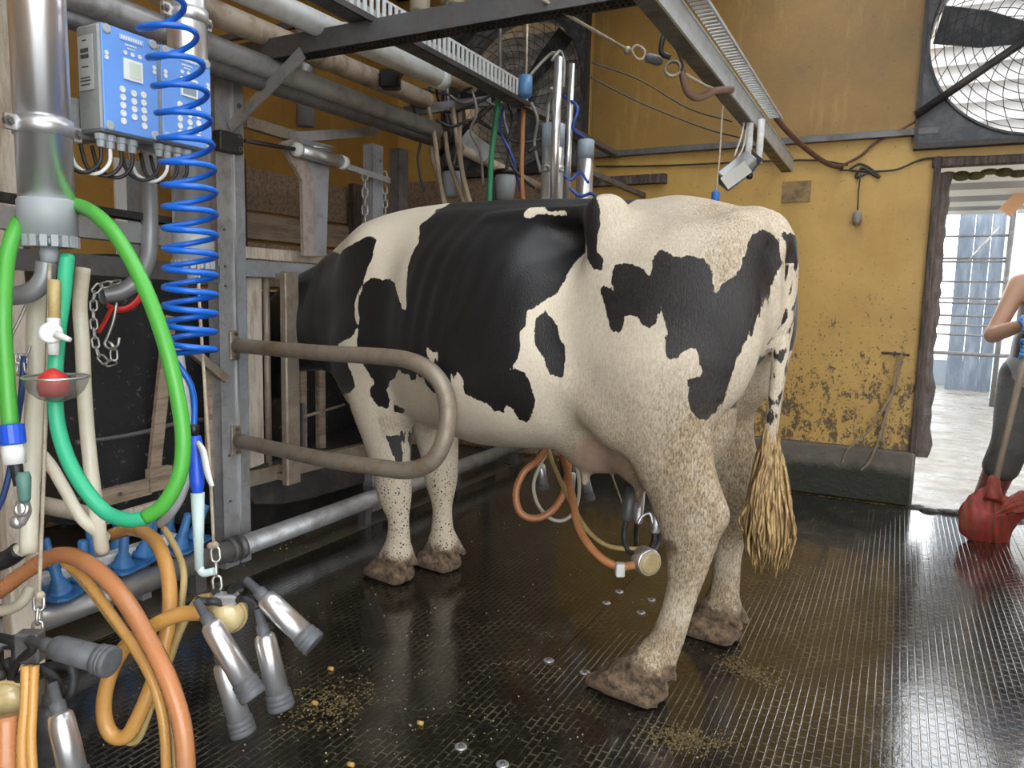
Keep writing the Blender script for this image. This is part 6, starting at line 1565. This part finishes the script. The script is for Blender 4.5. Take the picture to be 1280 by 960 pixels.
for k, (py, yy) in enumerate(((214, 8.0), (224, 8.6), (233, 9.2), (241, 9.8), (248, 10.4), (254, 11.2), (260, 12.2))):
    q = P(1220, py, y=yy)
    MB().box((q.x+0.2, yy, q.z), (2.6, 0.62, 0.05), Matrix.Rotation(-0.10, 3, 'X')).build('roof_sheet', mat('roof_tin_%d' % (k % 2), (0.50, 0.48, 0.44) if k % 2 == 0 else (0.16, 0.145, 0.13), 0.5), t)
MB().beam(P(1256, 266, y=9.5), P(1345, 177, y=9.5), 0.08, 0.14).build('rafter', mat('rafter_brown', (0.42, 0.24, 0.13), 0.7), t)
for x_ in (0.1, 2.2): MB().box((x_-1.2, 12.2, 1.15), (0.08, 0.08, 2.36)).build('roof_post', 'galv', t) if x_ < 1 else None
t = thing('yard_kerb', 'low dark kerb across the yard behind the worker', 'kerb', (1.5, 15, 0))
MB().box((1.5, 15.8, 0.0), (9, 0.4, 0.12), bev=0.02).build('kerb_stone', 'alley_concrete', t)
t = thing('yard_kerb', 'pale blue low wall behind the yard gate', 'kerb', (1.0, 13.6, 0))
MB().box((1.2, 13.7, 0.16), (5, 0.2, 0.42)).build('wall_block', mat('pale_blue_wall', (0.22, 0.26, 0.30), 0.6), t)

for k, (px, py, d_, lab) in enumerate(((566, 222, 4.15, 'grey hanging milk meter left of the dark green hose'), (632, 226, 4.15, 'grey hanging milk meter right of the dark green hose'))):
    q = P(px, py, d=d_)
    t = thing('milk_meter', lab, 'milk meter', q)
    MB().lathe([(-0.11, 0.02), (-0.10, 0.05), (0.02, 0.06), (0.04, 0.05), (0.06, 0.02)], q, q+Vector((0, 0, 1)), 18).build('bowl', 'grey_plastic', t)
    MB().lathe([(0.03, 0.063), (0.055, 0.063), (0.06, 0.055)], q, q+Vector((0, 0, 1)), 18).build('lid', 'black_plastic', t)
    MB().tube(spline([q+Vector((0, 0, 0.05)), q+Vector((0.02, 0, 0.2)), Vector((q.x-0.05, q.y, 2.4)), Vector((q.x-0.05, q.y, 3.5))], 4), 0.01, 8).build('hanger', 'galv_dark', t)
# ------------------------------------------------------------------ worker with the red scoop
def build_person():
    # local frame: x to picture right, y away from the camera, z up; the worker faces the camera, slightly bent forward
    O = Vector((0.735, 5.0, -0.035))
    def field(): return Field((-0.42, -0.52, -0.02), (0.46, 0.36, 1.76), 0.011)
    sh_r, el_r, wr_r = (-0.155, -0.02, 1.37), (-0.265, -0.12, 1.09), (-0.135, -0.30, 1.165)
    sh_l, el_l, wr_l = (0.185, -0.02, 1.37), (0.27, -0.17, 1.12), (0.06, -0.36, 1.04)
    kn_r, an_r = (-0.13, -0.10, 0.50), (-0.205, -0.02, 0.10)
    kn_l, an_l = (0.15, -0.07, 0.50), (0.16, 0.02, 0.10)
    f = field()
    # torso, pelvis, neck
    f.chain([(0.01, 0.05, 0.90), (0.01, 0.04, 1.05), (0.015, 0.01, 1.20), (0.015, -0.02, 1.34)], [0.145, 0.135, 0.15, 0.135], 0.05, sy=1.35)
    f.ell((-0.10, -0.01, 1.37), (0.085, 0.07, 0.065), 0.06); f.ell((0.13, -0.01, 1.37), (0.085, 0.07, 0.065), 0.06)
    f.chain([(0.015, -0.02, 1.40), (0.015, -0.05, 1.49)], [0.06, 0.055], 0.04)
    # head with face
    f.ell((0.015, -0.075, 1.60), (0.076, 0.095, 0.112), 0.03)
    f.ell((0.015, -0.12, 1.545), (0.052, 0.055, 0.06), 0.03)
    f.capsule((0.015, -0.168, 1.61), (0.015, -0.187, 1.575), 0.010, 0.014, 0.012)
    f.capsule((-0.01, -0.168, 1.533), (0.04, -0.168, 1.533), 0.009, 0.009, 0.008)
    for s in (-1, 1):
        f.ell((0.015+s*0.031, -0.163, 1.605), (0.016, 0.012, 0.012), 0.008)
        f.ell((0.015+s*0.078, -0.065, 1.595), (0.012, 0.022, 0.032), 0.01)
    # arms
    for a, b, c in ((sh_r, el_r, wr_r), (sh_l, el_l, wr_l)):
        f.chain([a, ((a[0]*0.5+b[0]*0.5), (a[1]*0.5+b[1]*0.5), (a[2]*0.5+b[2]*0.5)), b], [0.058, 0.048, 0.042], 0.03)
        f.chain([b, ((b[0]*0.6+c[0]*0.4), (b[1]*0.6+c[1]*0.4), (b[2]*0.6+c[2]*0.4)), c], [0.043, 0.041, 0.028], 0.015)
    # legs
    for hx, k, a in ((-0.085, kn_r, an_r), (0.105, kn_l, an_l)):
        f.chain([(hx, 0.05, 0.88), k, a], [0.092, 0.062, 0.042], 0.03)
        f.chain([(a[0], a[1]+0.02, 0.06), (a[0], a[1]-0.13, 0.04)], [0.045, 0.035], 0.02)
    V, Q = f.mesh(1)
    skin = mat('skin', (0.55, 0.33, 0.22), 0.55, var=0.08, sss=0.1)
    body = np_mesh('person', V, Q, skin); body.location = O
    tag(body, 'person in grey work clothes and blue gloves scraping with the red scoop', 'person')
    def part(name, fn, m, label=None, res=0.011):
        g = Field((-0.46, -0.56, -0.02), (0.48, 0.40, 1.80), res); fn(g)
        V, Q = g.mesh(1); o = np_mesh(name, V, Q, m, body)
        if label: o['label'] = label
        return o
    cloth = mat('grey_cloth', (0.085, 0.085, 0.08), 0.85, dirt=(0.05, 0.045, 0.035), dirt_amt=0.6, dscale=12, bumpy=0.4, bscale=25)
    cloth2 = mat('shirt_grey', (0.27, 0.28, 0.29), 0.85, dirt=(0.18, 0.18, 0.17), dirt_amt=0.5, dscale=9, bumpy=0.3, bscale=30)
    def trousers(g):
        g.chain([(0.01, 0.05, 0.96), (0.01, 0.05, 0.86)], [0.165, 0.165], 0.04, sy=1.2)
        for hx, k, a in ((-0.09, kn_r, an_r), (0.11, kn_l, an_l)):
            g.chain([(hx, 0.05, 0.86), ((hx+k[0])/2, (0.05+k[1])/2, 0.68), k, ((k[0]*0.6+a[0]*0.4), (k[1]*0.6+a[1]*0.4), 0.35)], [0.115, 0.108, 0.095, 0.093], 0.04)
    part('trousers', trousers, cloth, 'dark grey work trousers')
    def shirt(g):
        g.chain([(0.01, 0.045, 0.86), (0.01, 0.04, 0.95), (0.01, 0.035, 1.05), (0.015, 0.01, 1.20), (0.015, -0.015, 1.31)], [0.205, 0.168, 0.15, 0.165, 0.145], 0.05, sy=1.2)
    part('shirt', shirt, cloth2, 'loose grey sleeveless shirt')
    part('harness', lambda g: g.chain([(0.01, 0.035, 0.955), (0.01, 0.03, 1.05)], [0.172, 0.168], 0.02, sy=1.22), 'black_rubber', 'black waist pack')
    part('braces', lambda g: [g.chain([(s, -0.12, 1.06), (s, -0.155, 1.20), (s, -0.12, 1.36), (s, -0.02, 1.44)], [0.024, 0.024, 0.024, 0.02], 0.01) for s in (-0.075, 0.105)], 'red_plastic', 'red shoulder straps')
    def boots(g):
        for k, a in ((kn_r, an_r), (kn_l, an_l)):
            t = ((k[0]*0.62+a[0]*0.38), (k[1]*0.62+a[1]*0.38), 0.36)
            g.chain([t, (a[0], a[1]+0.015, 0.13), (a[0], a[1]+0.02, 0.055)], [0.080, 0.072, 0.068], 0.02)
            g.chain([(a[0], a[1]+0.02, 0.05), (a[0], a[1]-0.08, 0.05), (a[0]-0.01, a[1]-0.16, 0.04)], [0.058, 0.055, 0.045], 0.02)
        sl, X, Y, Z = g.block((-0.46, -0.56, -0.02), (0.48, 0.40, 0.08)); g.cut(sl, Z-0.002+0*X+0*Y, 0.004)
    part('boots', boots, mat('boot_red', (0.22, 0.05, 0.03), 0.5, dirt=(0.10, 0.06, 0.04), dirt_amt=0.8, dscale=9), 'red brown rubber boots')
    hairm = mat('hair_dark', (0.02, 0.015, 0.012), 0.6)
    def hair(g):
        g.ell((0.015, -0.065, 1.625), (0.085, 0.10, 0.105), 0.02)
        g.ell((0.015, -0.19, 1.57), (0.085, 0.085, 0.10), 0.02, carve=True)
        g.ell((0.015, -0.10, 1.48), (0.10, 0.12, 0.09), 0.02, carve=True)
    part('hair', hair, hairm)
    # gloved hands closed round the handle
    H0, H1 = Vector((-0.10, -0.345, 1.24)), Vector((-0.275, -0.62, 0.34))   # handle line, local
    gl = mat('glove_blue', (0.055, 0.27, 0.72), 0.5, var=0.12)
    def hand(g, w, t_, sgn):
        hd = (H1-H0).normalized(); c = H0.lerp(H1, t_); w = Vector(w)
        side = Vector((1, 0, 0)) * sgn
        g.chain([tuple(w+(w-c)*0.3), tuple(w), tuple(w.lerp(c, 0.7))], [0.040, 0.034, 0.036], 0.02)
        fw = Vector((0, -1, 0)); fw = (fw-hd*fw.dot(hd)).normalized(); sd = hd.cross(fw)*sgn
        for k in range(4):
            o = c+hd*(-0.030+k*0.021); ln = (0.95, 1.05, 1.0, 0.85)[k]
            pts = [o-fw*0.030-sd*0.012, o-sd*0.036*-1+fw*0.004, o+fw*0.032*ln+sd*0.012, o+fw*0.022*ln-sd*0.022]
            g.chain([tuple(q) for q in pts], [0.0125, 0.0115, 0.0105, 0.009], 0.006, sub=3)
        o = c-hd*0.045
        g.chain([tuple(c-hd*0.02-fw*0.03-sd*0.01), tuple(o-sd*0.030), tuple(o+fw*0.026-sd*0.014)], [0.014, 0.012, 0.010], 0.006, sub=3)
    part('glove', lambda g: hand(g, wr_r, 0.10, 1), gl, 'light blue rubber glove', 0.006)
    part('glove', lambda g: hand(g, wr_l, 0.24, -1), gl, 'light blue rubber glove', 0.006)
    # the scoop
    W = lambda q: Vector(q)+O
    t = thing('scoop_shovel', 'big worn red plastic scoop shovel with a long wooden handle', 'shovel', P(1250, 690, z=0))
    a, b = W(H0)+(H0-H1).normalized()*0.12, P(1241, 615, d=3.83)
    # handle runs through both hands down to the socket of the scoop
    MB().tube([a, W(H0), W(H0.lerp(H1, 0.24)), b], 0.017, 12).build('handle', mat('handle_wood', (0.34, 0.27, 0.20), 0.6, dirt=(0.16, 0.12, 0.09), dirt_amt=0.6, dscale=14, stretch=(4, 4, 0.5)), t)
    edge = [(1241, 606), (1226, 612), (1209, 624), (1200, 641), (1199, 657), (1206, 669), (1222, 679), (1238, 686), (1251, 691), (1258, 680), (1263, 664), (1275, 648), (1292, 638), (1306, 634), (1308, 618), (1295, 612), (1278, 615), (1264, 622), (1254, 620), (1248, 610)]
    ctr = (1240, 645)
    e2 = spline([Vector((p[0], p[1], 0)) for p in edge], 5, True); n = len(e2)
    vs = []; fs = []
    rings = (1.0, 0.93, 0.85, 0.75, 0.65, 0.55, 0.42, 0.3, 0.15)
    for q in rings:
        for k, p in enumerate(e2):
            px, py = ctr[0]+(p.x-ctr[0])*q, ctr[1]+(p.y-ctr[1])*q
            dep = 3.86-0.075*(1-q*q)+0.007*math.cos((px-1200)*0.62)*(q < 0.95)-0.10*max(0, (px-1262)/46)*q
            vs.append(P(px, py, d=dep))
    vs.append(P(*ctr, d=3.787))
    for i in range(len(rings)-1):
        for k in range(n):
            l = (k+1) % n; fs.append((i*n+k, i*n+l, (i+1)*n+l, (i+1)*n+k))
    i = len(rings)-1
    for k in range(n): fs.append((i*n+k, i*n+(k+1) % n, len(vs)-1))
    sc = MB().add(vs, fs, True).build('scoop', mat('scoop_red', (0.30, 0.02, 0.018), 0.5, dirt=(0.10, 0.05, 0.02), dirt_amt=0.85, dscale=8, stretch=(4, 4, 0.6), lo=0.40, hi=0.62), t)
    so = sc.modifiers.new('thick', 'SOLIDIFY'); so.thickness = 0.012
    MB().lathe([(0, 0.022), (0.02, 0.028), (0.10, 0.034), (0.14, 0.040)], P(1243, 596, d=3.84), P(1240, 630, d=3.78), 14).build('socket', 'scoop_red', t)
    return body
build_person()
# ------------------------------------------------------------------ small things on the floor
wsh = None
for px, py, lab in ((576, 934, 'mat fastening washer nearest the lower picture edge, centre'), (628, 956, 'mat fastening washer cut by the lower picture edge'), (686, 826, 'mat washer left of the hind hoof, farther from its toe'), (731, 841, 'mat washer closest to the near hind hoof toe'), (801, 766, 'largest of the washers below the udder cluster'), (814, 750, 'washer right of the group below the udder cluster'), (774, 740, 'washer nearest the claw of the udder cluster'), (758, 754, 'leftmost washer of the group below the udder cluster')):
    c = P(px, py, z=0.001)
    t = thing('mat_washer', lab, 'washer', c, 0, 'steel washers fastening the mat')
    MB().lathe([(0, 0.017), (0.003, 0.017), (0.004, 0.013), (0.003, 0.007)], c, c+Vector((0, 0, 1)), 16).build('disc', 'stainless_dull', t)
    MB().lathe([(0.003, 0.007), (0.007, 0.0065), (0.007, 0.002)], c, c+Vector((0, 0, 1)), 6, False).build('screw_head', 'galv_dark', t)
mat('pellet', (0.52, 0.33, 0.09), 0.7)
for px, py, lab in ((525, 904, 'orange feed pellet lying alone at the lower centre'), (413, 836, 'feed pellet between the hanging cluster and the mat centre'), (438, 956, 'feed pellet at the lower picture edge'), (393, 879, 'feed pellet left of the lower mat centre')):
    c = P(px, py, z=0.006)
    t = thing('feed_pellet', lab, 'pellet', c, 0, 'feed pellets on the mat')
    MB().tube([c+Vector((-0.008, 0, 0)), c+Vector((0.008, 0.003, 0))], 0.006, 8).build('pellet_body', 'pellet', t)
cr = MB(); rr = random.Random(4)
for k in range(300):
    if k < 250: px, py = rr.gauss(520, 190), rr.uniform(640, 955)
    else: px, py = rr.gauss(430, 130), rr.uniform(800, 955)
    if not (0 < px < 900): continue
    c = P(px, py, z=0.002)
    if c.x < -2.3 and c.y > 2: continue
    s = rr.uniform(0.0009, 0.0032)
    cr.ball(c, (s, s*rr.uniform(0.6, 1), s*0.6), 5, 3)
tag(cr.build('feed_crumbs', mat('crumb', (0.50, 0.43, 0.27), 0.8)), 'pale feed crumbs scattered over the black mat', 'feed crumbs', kind='stuff')
cr = MB()
for k in range(380):
    px, py = rr.gauss(380, 26), rr.gauss(638, 6)
    c = P(px, py, z=0.004)
    s = rr.uniform(0.003, 0.008); cr.ball(c, (s, s, s*0.6), 5, 3)
for k in range(200):
    px, py = rr.gauss(330, 40), rr.gauss(655, 18)
    c = P(px, py, z=0.004); s = rr.uniform(0.002, 0.005); cr.ball(c, (s, s, s*0.6), 5, 3)
tag(cr.build('spilled_feed', mat('feed_meal', (0.55, 0.42, 0.20), 0.85)), 'yellow heap of spilled feed under the head gate', 'spilled feed', kind='stuff')
# slurry splashed on the mat, in small wet lumps
sm = mat('slurry', (0.15, 0.105, 0.035), 0.5, dirt=(0.07, 0.05, 0.02), dirt_amt=0.7, dscale=30)
def smear(lab, cx, cy, rx, ry, ang, seed):
    r = random.Random(seed); ca, sa = math.cos(ang), math.sin(ang); b = MB()
    for k in range(520):
        u, v = r.gauss(0, rx*0.5), r.gauss(0, ry*0.5)
        c = P(cx+u*ca-v*sa, cy+u*sa+v*ca, z=0.0005); s = r.uniform(0.001, 0.0048)
        b.ball(c, (s*r.uniform(0.7, 1.5), s*r.uniform(0.7, 1.5), s*0.35), 6, 3)
    tag(b.build('slurry_smear', sm, None, recalc=False), lab, 'slurry', kind='stuff')
smear('yellow brown slurry smear behind the near hind hoof', 935, 838, 42, 11, 0.42, 1)
smear('yellow brown slurry smear at the lower edge right of centre', 860, 925, 55, 16, 0.12, 2)
smear('thin yellow slurry specks below the hanging right hand cluster', 410, 880, 60, 26, -0.3, 3)
